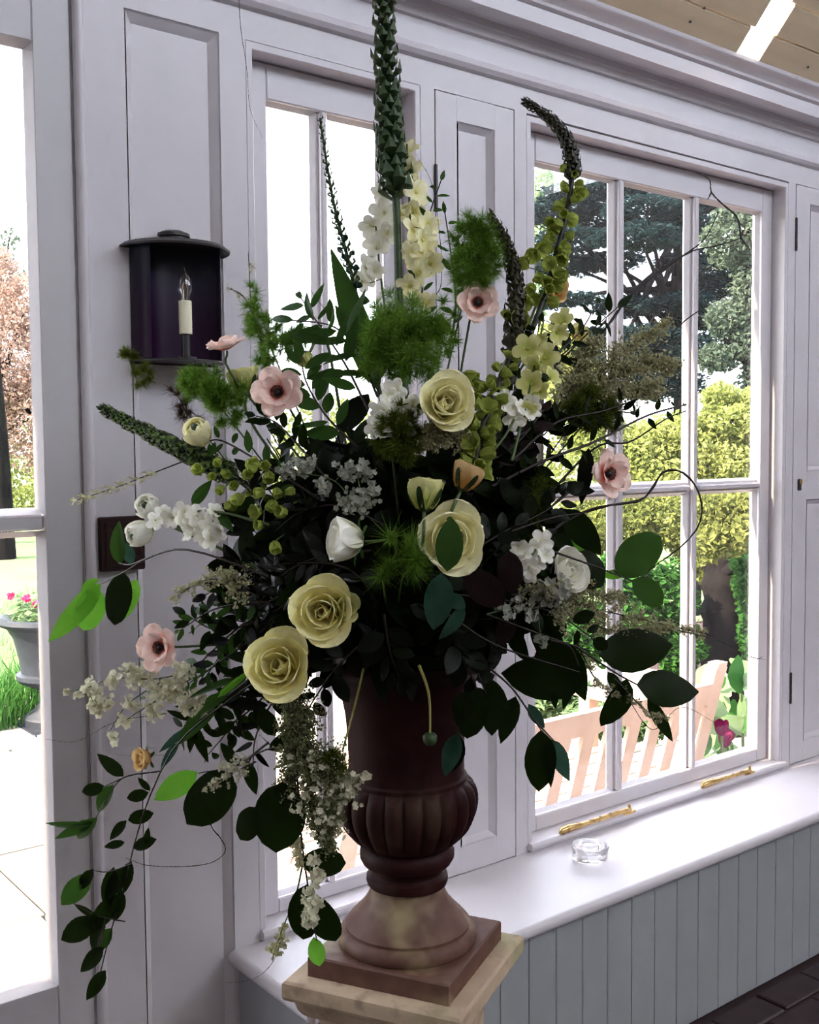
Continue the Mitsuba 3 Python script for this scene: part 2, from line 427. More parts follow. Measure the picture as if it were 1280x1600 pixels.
# side and back walls: solid below, high clerestory lights above that light the room
YB, ZB = ceil_pt(0, TB)[1:]
CL = 4.9
struct('wall_left', mikit.ply(box(-3.12, -3, YB - .1, .13, -.1, ZB + .1), 'paint'))
CR = 3.7
post_y = [-1.2, -2.6, -4.2, -5.8]
struct('wall_right', mikit.ply(cat([box(6.5, 6.62, YB - .1, .13, -.1, CR)] + [box(6.5, 6.62, y - .05, y + .05, CR, ceil_pt(0, (-.125 - y) * math.hypot(1, SL))[2] + .05) for y in post_y]), 'paint'))
struct('wall_back', mikit.ply(cat([box(-3.1, 6.6, YB - .12, YB, -.1, CL), box(-3.1, -.6, YB - .12, YB, CL, ZB + .1)] + [box(x - .05, x + .05, YB - .12, YB, CL, ZB + .1) for x in (1.2, 3.0, 4.8)]), 'paint'))

# floor: brick paving near the window seat, screed beyond
struct('floor', mikit.ply(box(-3.1, 6.6, YB - .1, 0, -.12, -.008), 'mortar'))
bl, bw = .222, .108
nb = 0
brick_v = [mikit.ply(box(0, bl - .008, 0, bw - .008, -.03, 0, .004 + .001 * k), 'floor_brick') for k in range(2)]
for r_ in range(9):
    for c_ in range(22):
        x = 1.35 + c_ * bl + (bl / 2 if r_ % 2 else 0); y = -.325 - (r_ + 1) * bw
        dz = -.004 + .006 * rng.random()
        m = np.eye(4); m[:3, 3] = (x, y, dz)
        a = rng.normal(0, .012); m[:2, :2] = [[math.cos(a), -math.sin(a)], [math.sin(a), math.cos(a)]]
        struct('brick', moved(brick_v[nb % 2], m), 'floor'); nb += 1

# window seat: boarded front, deep white sill
SILL = .473
struct('trim_2', mikit.ply(cat([box(1.165, 6.5, -.306, 0, 0, SILL - .03)]), 'dark_gap'))
plank = mikit.ply(box(0, .0925, -.3115, -.30, .0, SILL - .031, .0018), 'paint_wainscot')
struct('plank', moved(mikit.ply(box(1.160, 1.2085, -.3115, -.30, 0, SILL - .031, .0018), 'paint_wainscot'), np.eye(4)), 'trim_2')
for k in range(44):
    m = np.eye(4); m[0, 3] = 1.2095 + k * .0940
    struct('plank', moved(plank, m), 'trim_2')
struct('end_board', mikit.ply(box(1.158, 1.17, -.3115, 0, 0, SILL - .031, .0015), 'paint_wainscot'), 'trim_2')
nose = [(0.0, SILL), (-.327, SILL)]
for k in range(9):
    a = k / 8 * math.pi
    nose.append((-.327 - .0165 * math.sin(a), SILL - .0165 + .0165 * math.cos(a)))
nose += [(0.0, SILL - .033)]
sill = profile_x(nose, 1.148, 6.5)
endcap = tube([[1.148, 0, SILL - .0165], [1.148, -.1, SILL - .0165], [1.148, -.327, SILL - .0165]], .0165, 12)
struct('trim_3', mikit.ply(cat([sill, endcap]), 'paint', smooth=35))
labels['trim_3'] = {'kind': 'structure'}

# baseboard on the pilaster is hidden by the frame; windows
YS, YE = .05, .092


def sash_window(name, x0, x1, z0, z1, gx, gz, mull, barz, stay=()):
    """Frame lining, sash with bars, panes. gx: glass edges of the whole sash, mull: upright bars, barz: the cross bar."""
    key = name
    labels[key] = {'kind': 'structure'}
    lin = [box(x0, x0 + .018, -.0, .13, z0, z1, .002), box(x1 - .018, x1, 0, .13, z0, z1, .002), box(x0, x1, 0, .13, z1 - .018, z1, .002), box(x0, x1, -.012, .13, z0, z0 + .026, .006)]
    lin.append(tube([[x0, -.010, z0 + .017], [(x0 + x1) / 2, -.010, z0 + .017], [x1, -.010, z0 + .017]], .010, 10))
    struct('frame', mikit.ply(cat(lin), 'paint', smooth=30), key)
    a0, a1, b0, b1 = x0 + .020, x1 - .020, z0 + .027, z1 - .020
    st = [box(a0, gx[0], YS, YE, b0, b1, .003), box(gx[1], a1, YS, YE, b0, b1, .003), box(gx[0], gx[1], YS, YE, gz[1], b1, .003), box(gx[0], gx[1], YS, YE, b0, gz[0], .003)]
    struct('sash', mikit.ply(cat(st), 'paint'), key)
    bars = []
    for c, w in mull:
        struct('glazing_bar', mikit.ply(cat([box(c - w / 2, c + w / 2, YS + .012, YE - .002, gz[0], gz[1], .004), box(c - w / 4, c + w / 4, YS - .003, YS + .016, gz[0], gz[1], .004)]), 'paint'), key)
    edges = [gx[0]] + [e for c, w in mull for e in (c - w / 2, c + w / 2)] + [gx[1]]
    cells = [(edges[2 * i], edges[2 * i + 1]) for i in range(len(mull) + 1)]
    for xa, xb in cells:
        struct('cross_bar', mikit.ply(cat([box(xa, xb, YS + .012, YE - .002, barz - .016, barz + .016, .004), box(xa, xb, YS - .003, YS + .016, barz - .008, barz + .008, .004)]), 'paint'), key)
        for za, zb_ in ((gz[0], barz - .016), (barz + .016, gz[1])):
            struct('glazing_bead', mikit.ply(bevel_ring(xa, xb, za, zb_, .009, YS + .010, YS + .024), 'paint'), key)
            ym = YS + .024
            pane = trimesh.Trimesh([[xa, ym, za], [xb, ym, za], [xb, ym, zb_], [xa, ym, zb_]], [[0, 1, 2], [0, 2, 3]], process=False)
            struct('pane', mikit.ply(pane, 'pane_glass'), key)


sash_window('window_1', 1.215, 1.709, SILL, TOPZ, (1.297, 1.630), (.535, 2.402), [(1.452, .034)], 1.468)
sash_window('window_2', 2.075, 3.323, SILL, TOPZ - .005, (2.158, 3.246), (.545, 2.399), [(2.5195, .046), (2.8835, .046)], 1.470)

# door at the left
labels['door_1'] = {'kind': 'structure'}
dx0, dx1 = -.10, .821
struct('leaf', mikit.ply(cat([box(.745, dx1, .0, .045, .02, 2.492, .003), box(dx0, dx0 + .1, 0, .045, .02, 2.492, .003), box(dx0 + .1, .745, 0, .045, 2.392, 2.492, .003), box(dx0 + .1, .745, 0, .045, .02, .522, .003), box(.31, .34, .004, .043, .522, 2.392, .003)]), 'paint_door'), 'door_1')
struct('glazing_bar', mikit.ply(cat([box(dx0 + .1, .745, .006, .042, 1.447, 1.479, .005)]), 'paint_door'), 'door_1')
for (xa, xb) in ((dx0 + .1, .31), (.34, .745)):
    for (za, zb_) in ((.522, 1.447), (1.479, 2.392)):
        struct('glazing_bead', mikit.ply(bevel_ring(xa, xb, za, zb_, .013, -.003, .018), 'paint'), 'door_1')
        pane = trimesh.Trimesh([[xa, .022, za], [xb, .022, za], [xb, .022, zb_], [xa, .022, zb_]], [[0, 1, 2], [0, 2, 3]], process=False)
        struct('pane', mikit.ply(pane, 'pane_glass'), 'door_1')
struct('frame', mikit.ply(cat([box(-.135, dx0 - .003, 0, .13, -.1, 2.502), box(dx1 + .003, .846, .006, .13, -.1, 2.502), box(-.12, .846, .006, .13, 2.496, 2.503), box(-.12, .846, .0, .13, -.1, .015)]), 'paint'), 'door_1')


# shutters beside the windows
def shutter(label, x0, x1, panels, hinge_x, hinges, latch=None):
    t = thing('shutter', label, 'shutter')
    z0, z1 = SILL + .002, 2.500
    px0, px1 = panels[0][0], panels[0][1]
    zs = sorted([z0, z1] + [z for p in panels for z in p[2:]])
    b = [box(x0, px0, -.001, .024, z0, z1, .0015), box(px1, x1, -.001, .024, z0, z1, .0015)]
    for i in range(0, len(zs), 2):
        b.append(box(px0 - .001, px1 + .001, -.001, .024, zs[i], zs[i + 1], 0))
    add('body', mikit.ply(cat(b), 'paint'), t)
    for p in panels:
        add('panel', mikit.ply(moulded_panel(*p, .018, -.001, .011), 'paint'), t)
    for z in hinges:
        add('hinge', mikit.ply(tube([[hinge_x, -.003, z - .055], [hinge_x, -.003, z], [hinge_x, -.003, z + .055]], .0045, 8), 'black_iron', smooth=True), t)
    if latch:
        add('latch', mikit.ply(cat([box(latch[0] - .008, latch[0] + .008, -.008, 0, latch[1] - .028, latch[1] + .012, .002)]), 'black_iron'), t)
        add('latch_plate', mikit.ply(box(latch[0] - .005, latch[0] + .007, -.011, -.007, latch[1] - .008, latch[1] + .010, .001), 'brass'), t)
    return t


shutter('narrow white panelled shutter between the two windows', 1.7565, 2.028, [(1.828, 1.957, 1.511, 2.436), (1.828, 1.957, .546, 1.413)], 1.7545, (2.26, .75))
shutter('white panelled shutter at the right edge beyond the wide window, with a small dark latch', 3.369, 3.697, [(3.455, 3.612, 1.511, 2.444), (3.455, 3.612, .546, 1.413)], 3.3675, (2.33, .75), (3.405, 1.475))


# brass casement stays on the sill of the wide window
def stay(label, x0, x1, tip):
    t = thing('casement_stay', label, 'window stay', 'brass stays of the wide window')
    z, y = SILL + .036, -.014
    add('bar', mikit.ply(box(x0, x1 - .02, y - .006, y + .006, z - .006, z + .006, .002), 'brass'), t)
    add('handle', mikit.ply(tube([[x0 - .016, y, z - .005], [x0 - .006, y, z], [x0 + .02, y, z + .002], [x0 + .075, y, z], [x0 + .08, y, z]], [.004, .0105, .0115, .0085, .004], 9), 'brass', smooth=True), t)
    for k in range(3):
        add('peg_hole', mikit.ply(tube([[x0 + .11 + .045 * k, y, z + .0055], [x0 + .11 + .045 * k, y, z + .0068]], .003, 8), 'black_iron'), t)
    add('bracket', mikit.ply(cat([box(x1 - .05, x1 + .005, y - .004, y + .016, z - .017, z - .007, .002), tube([[x1 - .022, y, z - .014], [x1 - .022, y, z], [x1 - .022, y, z + .016]], [.006, .0065, .003], 9)]), 'brass', smooth=30), t)


stay('brass window stay on the left, under the first two panes of the wide window', 2.205, 2.513, 0)
stay('brass window stay on the right, under the last pane of the wide window', 2.862, 3.131, 0)

# clear glass tealight holder on the sill
t = thing('glass_holder', 'small clear glass ring shaped holder lying on the white sill', 'glass holder')
gh = lathe([(.020, 0), (.030, .001), (.034, .006), (.034, .016), (.037, .028), (.035, .031), (.031, .029), (.028, .016), (.022, .010), (.012, .008), (.0001, .008)], 36)
gm = np.eye(4); gm[:3, 3] = (2.165, -.150, SILL + .001); gm[:3, :3] *= 1.4
add('bowl', moved(mikit.ply(gh, 'clear_glass', smooth=True), gm), t)
tor = trimesh.creation.torus(.019, .0045, 24, 10)
gm2 = gm.copy(); gm2[2, 3] += .042
add('ring', moved(mikit.ply(tor, 'clear_glass', smooth=True), gm2), t)

# maroon box on the pilaster
t = thing('wooden_box', 'dark maroon wooden box on the pilaster behind the leaves at the left', 'box')
add('body', mikit.ply(box(.852, .945, -.022, .0, 1.357, 1.468, .002), 'maroon_wood'), t)
add('lid', mikit.ply(box(.860, .937, -.026, -.021, 1.366, 1.459, .002), 'maroon_wood'), t)

# half-round lantern on the pilaster
t = thing('wall_lantern', 'dark purple half round metal wall lantern with a candle bulb on the pilaster', 'wall lamp')
cx, R_, z0, z1 = 1.032, .098, 1.792, 2.030
a = np.linspace(0, math.pi, 33)
def half_shell(r, z0, z1, th, flip=False):
    o = np.stack([np.cos(a) * r, -np.sin(a) * r], 1); i_ = np.stack([np.cos(a) * (r - th), -np.sin(a) * (r - th)], 1)
    return trimesh.creation.extrude_polygon(Polygon(np.vstack([o, i_[::-1]])), z1 - z0, engine='earcut')
def half_disc(r, th, y=0.0):
    return trimesh.creation.extrude_polygon(Polygon(np.vstack([np.stack([np.cos(a) * r, -np.sin(a) * r], 1)])), th, engine='earcut')
def put(m, x, y, z):
    m = m.copy(); m.apply_translation((x, y, z)); return m
body = cat([put(half_shell(R_, 0, z1 - z0, .0025), cx, -.002, z0)])
# the front is cut open in the middle so that the bulb shows: back plate, two curved cheeks
def cheek(a0, a1):
    b = np.linspace(a0, a1, 14)
    o = np.stack([np.cos(b) * R_, -np.sin(b) * R_], 1); i_ = np.stack([np.cos(b) * (R_ - .0025), -np.sin(b) * (R_ - .0025)], 1)
    return put(trimesh.creation.extrude_polygon(Polygon(np.vstack([o, i_[::-1]])), z1 - z0, engine='earcut'), cx, -.002, z0)
add('back_plate', mikit.ply(box(cx - R_, cx + R_, -.006, 0, z0 - .01, z1, .001), 'sconce_enamel'), t)
add('cheek', mikit.ply(cheek(0, .62), 'sconce_enamel', smooth=30), t)
add('cheek', mikit.ply(cheek(math.pi - .62, math.pi), 'sconce_enamel', smooth=30), t)
inner = np.linspace(.25, math.pi - .25, 22)
refl = np.stack([np.cos(inner) * .088, -.006 - .020 * (1 - np.sin(inner)) * 0 - np.abs(np.cos(inner)) ** 3 * .045], 1)
rp = Polygon(np.vstack([refl, (refl + np.array([0, .003]))[::-1]]))
add('reflector', mikit.ply(put(trimesh.creation.extrude_polygon(rp, z1 - z0 - .004, engine='earcut'), cx, 0, z0 + .002), 'sconce_enamel', smooth=30), t)
cap = lathe([(.0001, .034), (.020, .033), (.034, .027), (.036, .020), (.032, .018), (.032, .009), (.060, .008), (.108, .000), (.119, -.008), (.118, -.012), (.106, -.004), (.0001, -.004)], 48)
cap.vertices[:, 1] = np.where(cap.vertices[:, 1] > 0, np.minimum(cap.vertices[:, 1], .0), cap.vertices[:, 1])
lid = add('lid', mikit.ply(put(cap, cx, -.002, z1 + .001), 'black_iron', smooth=35), t)
add('base_plate', mikit.ply(put(half_disc(R_ + .003, .004), cx, -.002, z0 - .006), 'black_iron'), t)
bx = cx - .010
add('candle_sleeve', mikit.ply(put(lathe([(.0001, .068), (.0125, .068), (.0135, .066), (.0135, 0), (.0001, 0)], 24), bx, -.072, z0 + .050), 'candle_cream', smooth=40), t)
add('lamp_holder', mikit.ply(put(lathe([(.0001, .054), (.009, .053), (.009, .006), (.022, .005), (.022, 0), (.0001, 0)], 20), bx, -.072, z0 - .002), 'black_iron', smooth=40), t)
bul = lathe([(.009, 0), (.010, .008), (.0145, .022), (.0150, .032), (.012, .046), (.006, .060), (.002, .068), (.0001, .069)], 24)
bl_ = add('bulb', mikit.ply(put(bul, bx, -.072, z0 + .118), 'pane_glass', smooth=True), t)
add('filament', mikit.ply(put(cat([tube([[-.004, 0, 0], [-.006, 0, .02], [-.003, 0, .035], [.003, 0, .035], [.006, 0, .02], [.004, 0, 0]], .0008, 5)]), bx, -.072, z0 + .120), 'brass'), t)

# ------------------------------------------------------------------ pedestal and urn
def square_lathe(prof, cx, cy, ang):
    p = lathe([(r * math.sqrt(2), z) for r, z in prof], 4)
    a_ = ang + math.pi / 4
    Rm = np.array([[math.cos(a_), -math.sin(a_)], [math.sin(a_), math.cos(a_)]])
    p.vertices[:, :2] = p.vertices[:, :2] @ Rm.T + np.array([cx, cy])
    return p


ANG = math.radians(-62.1)
UX, UY = AXIS
t = thing('pedestal', 'square tan stone pedestal with a moulded cap under the terracotta urn', 'pedestal')
cap = square_lathe([(.0001, .700), (.158, .700), (.1625, .696), (.163, .690), (.163, .672), (.160, .666), (.150, .664)], UX, UY, ANG)
add('cap', mikit.ply(cap, 'pedestal_stone'), t)
neck = [(.150, .664), (.147, .664)] + [(.147 - .030 * (1 - math.cos(k / 6 * math.pi / 2)), .664 - .040 * math.sin(k / 6 * math.pi / 2)) for k in range(1, 7)] + [(.115, .622), (.115, .612), (.105, .610)]
add('moulding', mikit.ply(square_lathe(neck, UX, UY, ANG), 'pedestal_stone'), t)
add('shaft', mikit.ply(square_lathe([(.105, .612), (.105, .09), (.12, .085), (.13, .07)], UX, UY, ANG), 'pedestal_stone'), t)
add('foot', mikit.ply(square_lathe([(.13, .07), (.15, .065), (.15, .0), (.0001, .0)], UX, UY, ANG), 'pedestal_stone'), t)

t = thing('urn', 'weathered terracotta urn with a lobed bowl on a square plinth, holding the flowers', 'urn')
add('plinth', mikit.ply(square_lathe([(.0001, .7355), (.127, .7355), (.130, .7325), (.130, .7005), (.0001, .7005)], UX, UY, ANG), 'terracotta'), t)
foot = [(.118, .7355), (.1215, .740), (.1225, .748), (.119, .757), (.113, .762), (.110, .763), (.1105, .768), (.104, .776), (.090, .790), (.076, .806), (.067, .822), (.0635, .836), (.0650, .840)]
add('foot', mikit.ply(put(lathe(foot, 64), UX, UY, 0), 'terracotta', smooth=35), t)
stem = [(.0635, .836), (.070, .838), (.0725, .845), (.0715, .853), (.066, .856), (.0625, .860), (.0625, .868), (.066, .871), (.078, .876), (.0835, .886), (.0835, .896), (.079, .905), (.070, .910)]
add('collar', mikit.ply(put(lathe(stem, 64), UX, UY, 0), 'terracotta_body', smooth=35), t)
bp = [(.070, .905), (.083, .912), (.098, .926), (.111, .945), (.1195, .966), (.1225, .986), (.121, 1.003), (.115, 1.017), (.105, 1.026)]


def lobed(v):
    ang = np.arctan2(v[:, 1], v[:, 0]); z = v[:, 2]
    w = np.clip((z - .908) / .03, 0, 1) * np.clip((1.026 - z) / .012, 0, 1)
    s = np.abs(np.sin(ang * 11))
    k = 1 + w * (.085 * s ** .55 - .055)
    v = v.copy(); v[:, :2] *= k[:, None]
    return v


bp_s = spline([(r, 0, z) for r, z in bp], 30)[:, [0, 2]]
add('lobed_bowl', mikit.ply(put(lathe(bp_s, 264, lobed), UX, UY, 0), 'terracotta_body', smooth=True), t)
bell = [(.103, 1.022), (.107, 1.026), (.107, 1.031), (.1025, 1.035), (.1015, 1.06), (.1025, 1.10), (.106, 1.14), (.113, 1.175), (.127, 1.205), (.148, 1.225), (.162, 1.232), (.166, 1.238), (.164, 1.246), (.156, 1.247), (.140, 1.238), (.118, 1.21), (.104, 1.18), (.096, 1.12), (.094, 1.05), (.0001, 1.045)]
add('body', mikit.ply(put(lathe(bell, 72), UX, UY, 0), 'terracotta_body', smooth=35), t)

# ------------------------------------------------------------------ the garden
thin_def('fol_cedar', lambda p, n, uv: mix((0.006, 0.015, 0.018), (0.024, 0.046, 0.050), fbm(p.x * 1.5, p.y * 1.5, p.z * 3)), 0.6)
thin_def('fol_conifer', lambda p, n, uv: mix((0.035, 0.06, 0.045), (0.11, 0.14, 0.10), fbm(p.x * 2, p.y * 2, p.z * 2)), 0.6)
thin_def('fol_yellow', lambda p, n, uv: mix((0.13, 0.18, 0.045), (0.36, 0.38, 0.13), fbm(p.x * 2, p.y * 2, p.z * 2)), 0.9)
thin_def('fol_lime', lambda p, n, uv: mix((0.09, 0.12, 0.03), (0.21, 0.225, 0.075), fbm(p.x * 2, p.y * 2, p.z * 2)), 0.8)
thin_def('fol_green', lambda p, n, uv: mix((0.012, 0.055, 0.014), (0.06, 0.16, 0.035), fbm(p.x * 3, p.y * 3, p.z * 3)), 0.8)
thin_def('fol_pale', lambda p, n, uv: mix((0.11, 0.20, 0.09), (0.24, 0.32, 0.18), fbm(p.x * 3, p.y * 3, p.z * 3)), 0.8)
thin_def('fol_copper', lambda p, n, uv: mix((0.18, 0.105, 0.085), (0.40, 0.285, 0.235), fbm(p.x * 2.5, p.y * 2.5, p.z * 2.5)), 0.8)
thin_def('flower_purple', (0.16, 0.01, 0.06), 0.8)
thin_def('flower_rose', (0.62, 0.06, 0.16), 0.8)
mat_def('soil', (0.05, 0.04, 0.03), 0.9, 0.1)
GZ = -.10


def leaves(cent, size, flat=0.0, aspect=.55, rg=rng, fold=.25):
    """Small folded leaves, one at each centre, joined: (vertices, triangles)."""
    n = len(cent)
    nrm = rg.normal(size=(n, 3)); nrm[:, 2] = np.abs(nrm[:, 2]) + flat * 2.5
    nrm /= np.linalg.norm(nrm, axis=1, keepdims=True)
    x = rg.normal(size=(n, 3)); x -= nrm * (x * nrm).sum(1, keepdims=True); x /= np.linalg.norm(x, axis=1, keepdims=True)
    y = np.cross(nrm, x)
    s = (size * (.6 + .8 * rg.random(n)))[:, None]
    v = np.stack([cent - x * s * .5, cent + y * s * aspect * .5 + nrm * s * fold * .4, cent + x * s * .5, cent - y * s * aspect * .5 + nrm * s * fold * .4], 1).reshape(-1, 3)
    k = np.arange(n) * 4
    return v, np.vstack([np.stack([k, k + 1, k + 2], 1), np.stack([k, k + 2, k + 3], 1)])


def blob_points(blobs, n, rg=rng, shell=.55):
    """blobs: (centre, radii). Points mostly in the outer shell, thinned into clumps."""
    vol = np.array([np.prod(b[1]) ** (2 / 3) for b in blobs]); k = rg.choice(len(blobs), n, p=vol / vol.sum())
    d = rg.normal(size=(n, 3)); d /= np.linalg.norm(d, axis=1, keepdims=True)
    r = (shell + (1 - shell) * rg.random(n)) * (.75 + .5 * meshkit.noise(d * 2.2 + k[:, None] * 3.1, 5))
    c = np.array([b[0] for b in blobs])[k]; e = np.array([b[1] for b in blobs])[k]
    return c + d * e * r[:, None]


def tree(name, label, category, m, blobs, n, size, trunk=None, trunk_r=.1, flat=0.0, group=None, aspect=.55, seed=1, branches=5):
    rg = np.random.default_rng(seed)
    t = thing(name, label, category, group)
    add('crown', mikit.ply(leaves(blob_points(blobs, n, rg), size, flat, aspect, rg), m), t, kind='stuff')
    if trunk is not None:
        base, top = np.asarray(trunk[0], float), np.asarray(trunk[1], float)
        add('trunk', mikit.ply(tube(spline([base, base * .5 + top * .5 + rg.normal(0, .04, 3), top], 10), np.linspace(trunk_r, trunk_r * .45, 10), 9), 'bark', smooth=True), t)
        for k in range(min(branches, len(blobs))):
            c, e = blobs[k]
            s = base + (top - base) * (.45 + .5 * k / max(1, branches))
            add('bough', mikit.ply(tube(spline([s, (s + c) / 2 + [0, 0, .1], c], 8), np.linspace(trunk_r * .4, .012, 8), 6), 'bark', smooth=True), t)
    return t


def wb(u, v, d, ru, rv, rd=None):
    """A clump seen at (u, v): centre at distance d, half sizes from pixels."""
    k = d / FOC
    return far(u, v, d), np.array([ru * k, ru * k if rd is None else rd, rv * k])


def ground_under(c):
    return np.array([c[0], c[1], GZ - .05])


lawn_n = 40
gx, gy = np.meshgrid(np.linspace(-60, 90, lawn_n), np.concatenate([np.linspace(4.4, 30, 24), np.linspace(36, 130, 12)]), indexing='ij')
gz_ = GZ - .02 + .5 * (meshkit.fbm(np.stack([gx * .07, gy * .07, gx * 0], -1), 3, 2) - .5) * np.clip((gy - 7) / 12, 0, 1) + np.clip((gy - 14) / 60, 0, 1) * 1.2
nn = gx.shape
idx = np.arange(gx.size).reshape(nn)
fq = np.stack([idx[:-1, :-1], idx[1:, :-1], idx[1:, 1:], idx[:-1, 1:]], -1).reshape(-1, 4)
struct('lawn', mikit.ply((np.stack([gx, gy, gz_], -1).reshape(-1, 3), fq), 'lawn_green', smooth=True))
struct('terrace', mikit.ply(box(-8, 14, .13, 4.95, GZ - .2, GZ - .03), 'mortar'))
pv = {}
y = .15
row = 0
while y < 4.85:
    d = [.62, .45, .55, .70][row % 4]
    x = -1.2 - (row % 3) * .25
    while x < 6.2:
        w = [.60, .85, .50, .72, .95][int(rng.integers(5))]
        key = (w, d)
        if key not in pv:
            pv[key] = mikit.ply(box(.006, w - .006, .006, d - .006, -.05, 0, .006), 'paver')
        m = np.eye(4); m[:3, 3] = (x, y, GZ + rng.normal(0, .002))
        struct('paver', moved(pv[key], m), 'terrace')
        x += w
    y += d; row += 1

# teak bench under the windows, its back to the wall
t = thing('garden_bench', 'teak slatted garden bench standing outside with its back to the wide window', 'bench')
bx0, bx1, yt, ysb = 1.70, 3.40, .30, .47
def lean(z):
    return yt + (.75 - z) * .28
def slat_mesh(x0, x1, z0, z1, th):
    v = []
    for z in (z0, z1):
        for x in (x0, x1):
            for d in (0, th):
                v.append((x, lean(z) + d, z))
    return trimesh.convex.convex_hull(np.array(v))
add('top_rail', mikit.ply(slat_mesh(bx0 + .04, bx1 - .03, .630, .715, .035), 'teak'), t)
add('lower_rail', mikit.ply(slat_mesh(bx0 + .04, bx1 - .03, .335, .385, .03), 'teak'), t)
for k in range(13):
    x = bx0 + .13 + k * .120
    add('slat', mikit.ply(slat_mesh(x, x + .058, .37, .66, .018), 'teak'), t)
for x in (bx0, bx1 - .05):
    post = cat([slat_mesh(x, x + .065, .33, .775, .055), slat_mesh(x + .006, x + .059, .77, .795, .05), box(x, x + .065, lean(.33), lean(.33) + .055, GZ, .34, .004)])
    add('rear_leg', mikit.ply(post, 'teak'), t)
    add('front_leg', mikit.ply(box(x, x + .065, .93, .99, GZ, .55, .004), 'teak'), t)
    add('armrest', mikit.ply(box(x - .01, x + .075, .40, 1.02, .55, .58, .006), 'teak'), t)
for k in range(5):
    add('seat_slat', mikit.ply(box(bx0 + .02, bx1, .50 + k * .095, .58 + k * .095, .315, .337, .004), 'teak'), t)
add('front_rail', mikit.ply(box(bx0 + .05, bx1 - .02, .935, .96, .24, .31, .003), 'teak'), t)

# dark lead urn with flowers at the edge of the paving
pc = far(88, 1090, 6.75); pc = np.array([pc[0], pc[1]])
t = thing('garden_planter', 'tall dark grey urn planter standing at the paving edge outside the door', 'planter')
prof = [(.0001, 0), (.20, 0), (.20, .05), (.185, .065), (.13, .10), (.10, .15), (.095, .20), (.115, .23), (.15, .245), (.215, .275), (.235, .30), (.235, .325), (.205, .335), (.215, .42), (.245, .55), (.285, .62), (.335, .645), (.345, .66), (.34, .685), (.31, .69), (.27, .66), (.0001, .62)]
add('bowl', mikit.ply(put(lathe(prof, 40), pc[0], pc[1], GZ), 'lead_urn', smooth=30), t)
add('base', mikit.ply(put(box(-.22, .22, -.22, .22, 0, .05, .008), pc[0], pc[1], GZ - .045), 'lead_urn'), t)
top = np.array([pc[0], pc[1], GZ + .66])
rg = np.random.default_rng(5)
t = thing('bedding_plant', 'leafy bedding plants with a few pink flowers growing in the dark planter outside', 'plant')
add('foliage', mikit.ply(leaves(blob_points([(top + [0, 0, .06], (.30, .30, .12)), (top + [.1, 0, .14], (.14, .14, .14))], 900, rg), .055, .3, .7, rg), 'fol_pale'), t)
fl = [top + [-.21, -.12, .16], top + [-.16, -.14, .12], top + [.0, -.16, .19], top + [-.03, -.1, .17], top + [.12, -.1, .2], top + [-.27, -.03, .17]]
for q in fl:
    add('bloom', mikit.ply(leaves(blob_points([(q, (.022, .022, .022))], 26, rg), .028, 0, .9, rg), 'flower_rose'), t)
t = thing('grass_tuft', 'tall green grass with small white flowers growing round the dark planter outside', 'grass')
def blades(cent, h, w, rg, lean_=.3):
    n = len(cent); a = rg.random(n) * 6.283; L = h * (.5 + .7 * rg.random(n))
    d = np.stack([np.cos(a), np.sin(a), a * 0], 1); s = np.stack([-np.sin(a), np.cos(a), a * 0], 1) * (w * .5)
    b = cent; m_ = cent + d * (L * lean_ * .3)[:, None] + np.stack([L * 0, L * 0, L * .6], 1); e = cent + d * (L * lean_)[:, None] + np.stack([L * 0, L * 0, L], 1)
    v = np.stack([b - s, b + s, m_ - s * .8, m_ + s * .8, e], 1).reshape(-1, 3); k = np.arange(n) * 5
    return v, np.vstack([np.stack([k, k + 1, k + 3], 1), np.stack([k, k + 3, k + 2], 1), np.stack([k + 2, k + 3, k + 4], 1)])
gp = np.stack([rg.uniform(pc[0] - .75, pc[0] + 1.2, 1500), rg.uniform(pc[1] + .02, pc[1] + .8, 1500), np.full(1500, GZ)], 1)
add('blades', mikit.ply(blades(gp, .32, .012, rg, .5), 'fol_green'), t, kind='stuff')
wp = gp[rg.choice(1500, 26)] + np.array([0, 0, .28])
add('blossoms', mikit.ply(leaves(np.repeat(wp, 5, 0) + rg.normal(0, .012, (130, 3)), .03, 0, .8, rg), 'blossom_white'), t, kind='stuff')
# long grass along the lawn seen through the door
gp = np.stack([rg.uniform(1.2, 5.5, 3500), rg.uniform(5.2, 11.5, 3500), np.full(3500, GZ - .02)], 1)
gp = gp[(np.abs(gp[:, 1] - gp[:, 0] * 1.9 - .4) < 2.2)]
k_ = add('meadow_grass', mikit.ply(blades(gp, .20, .016, rg, .5), 'fol_pale'))
labels[k_] = {'label': 'pale green rough grass growing beyond the planter on the lawn', 'category': 'grass', 'kind': 'stuff'}

# trees seen through the door
d = 19
tree('blossom_tree', 'pinkish brown tree in young leaf seen through the door', 'tree', 'fol_copper', [wb(5, 560, d, 75, 120), wb(60, 650, d, 60, 90), wb(-60, 600, d, 90, 150), wb(40, 480, d, 40, 60), wb(100, 700, d, 60, 60), wb(-10, 430, d + 1, 45, 50)], 22000, .085, (ground_under(far(-30, 800, d)), far(0, 560, d)), .16, seed=3)
tree('bare_tree', 'bare grey branched tree top against the white sky through the door', 'tree', 'fol_conifer', [wb(20, 440, 23, 30, 26), wb(-15, 400, 23, 40, 30), wb(15, 370, 23, 16, 16), wb(-10, 470, 23, 40, 30)], 700, .10, (ground_under(far(-40, 800, 23)), far(0, 430, 23)), .14, seed=4)
tree('hedge_shrub', 'yellow green shrubs in front of the hedge beyond the lawn', 'shrub', 'fol_lime', [wb(30, 790, 26, 70, 30), wb(-40, 770, 26, 60, 50), wb(110, 780, 26, 60, 40)], 6000, .10, seed=6)
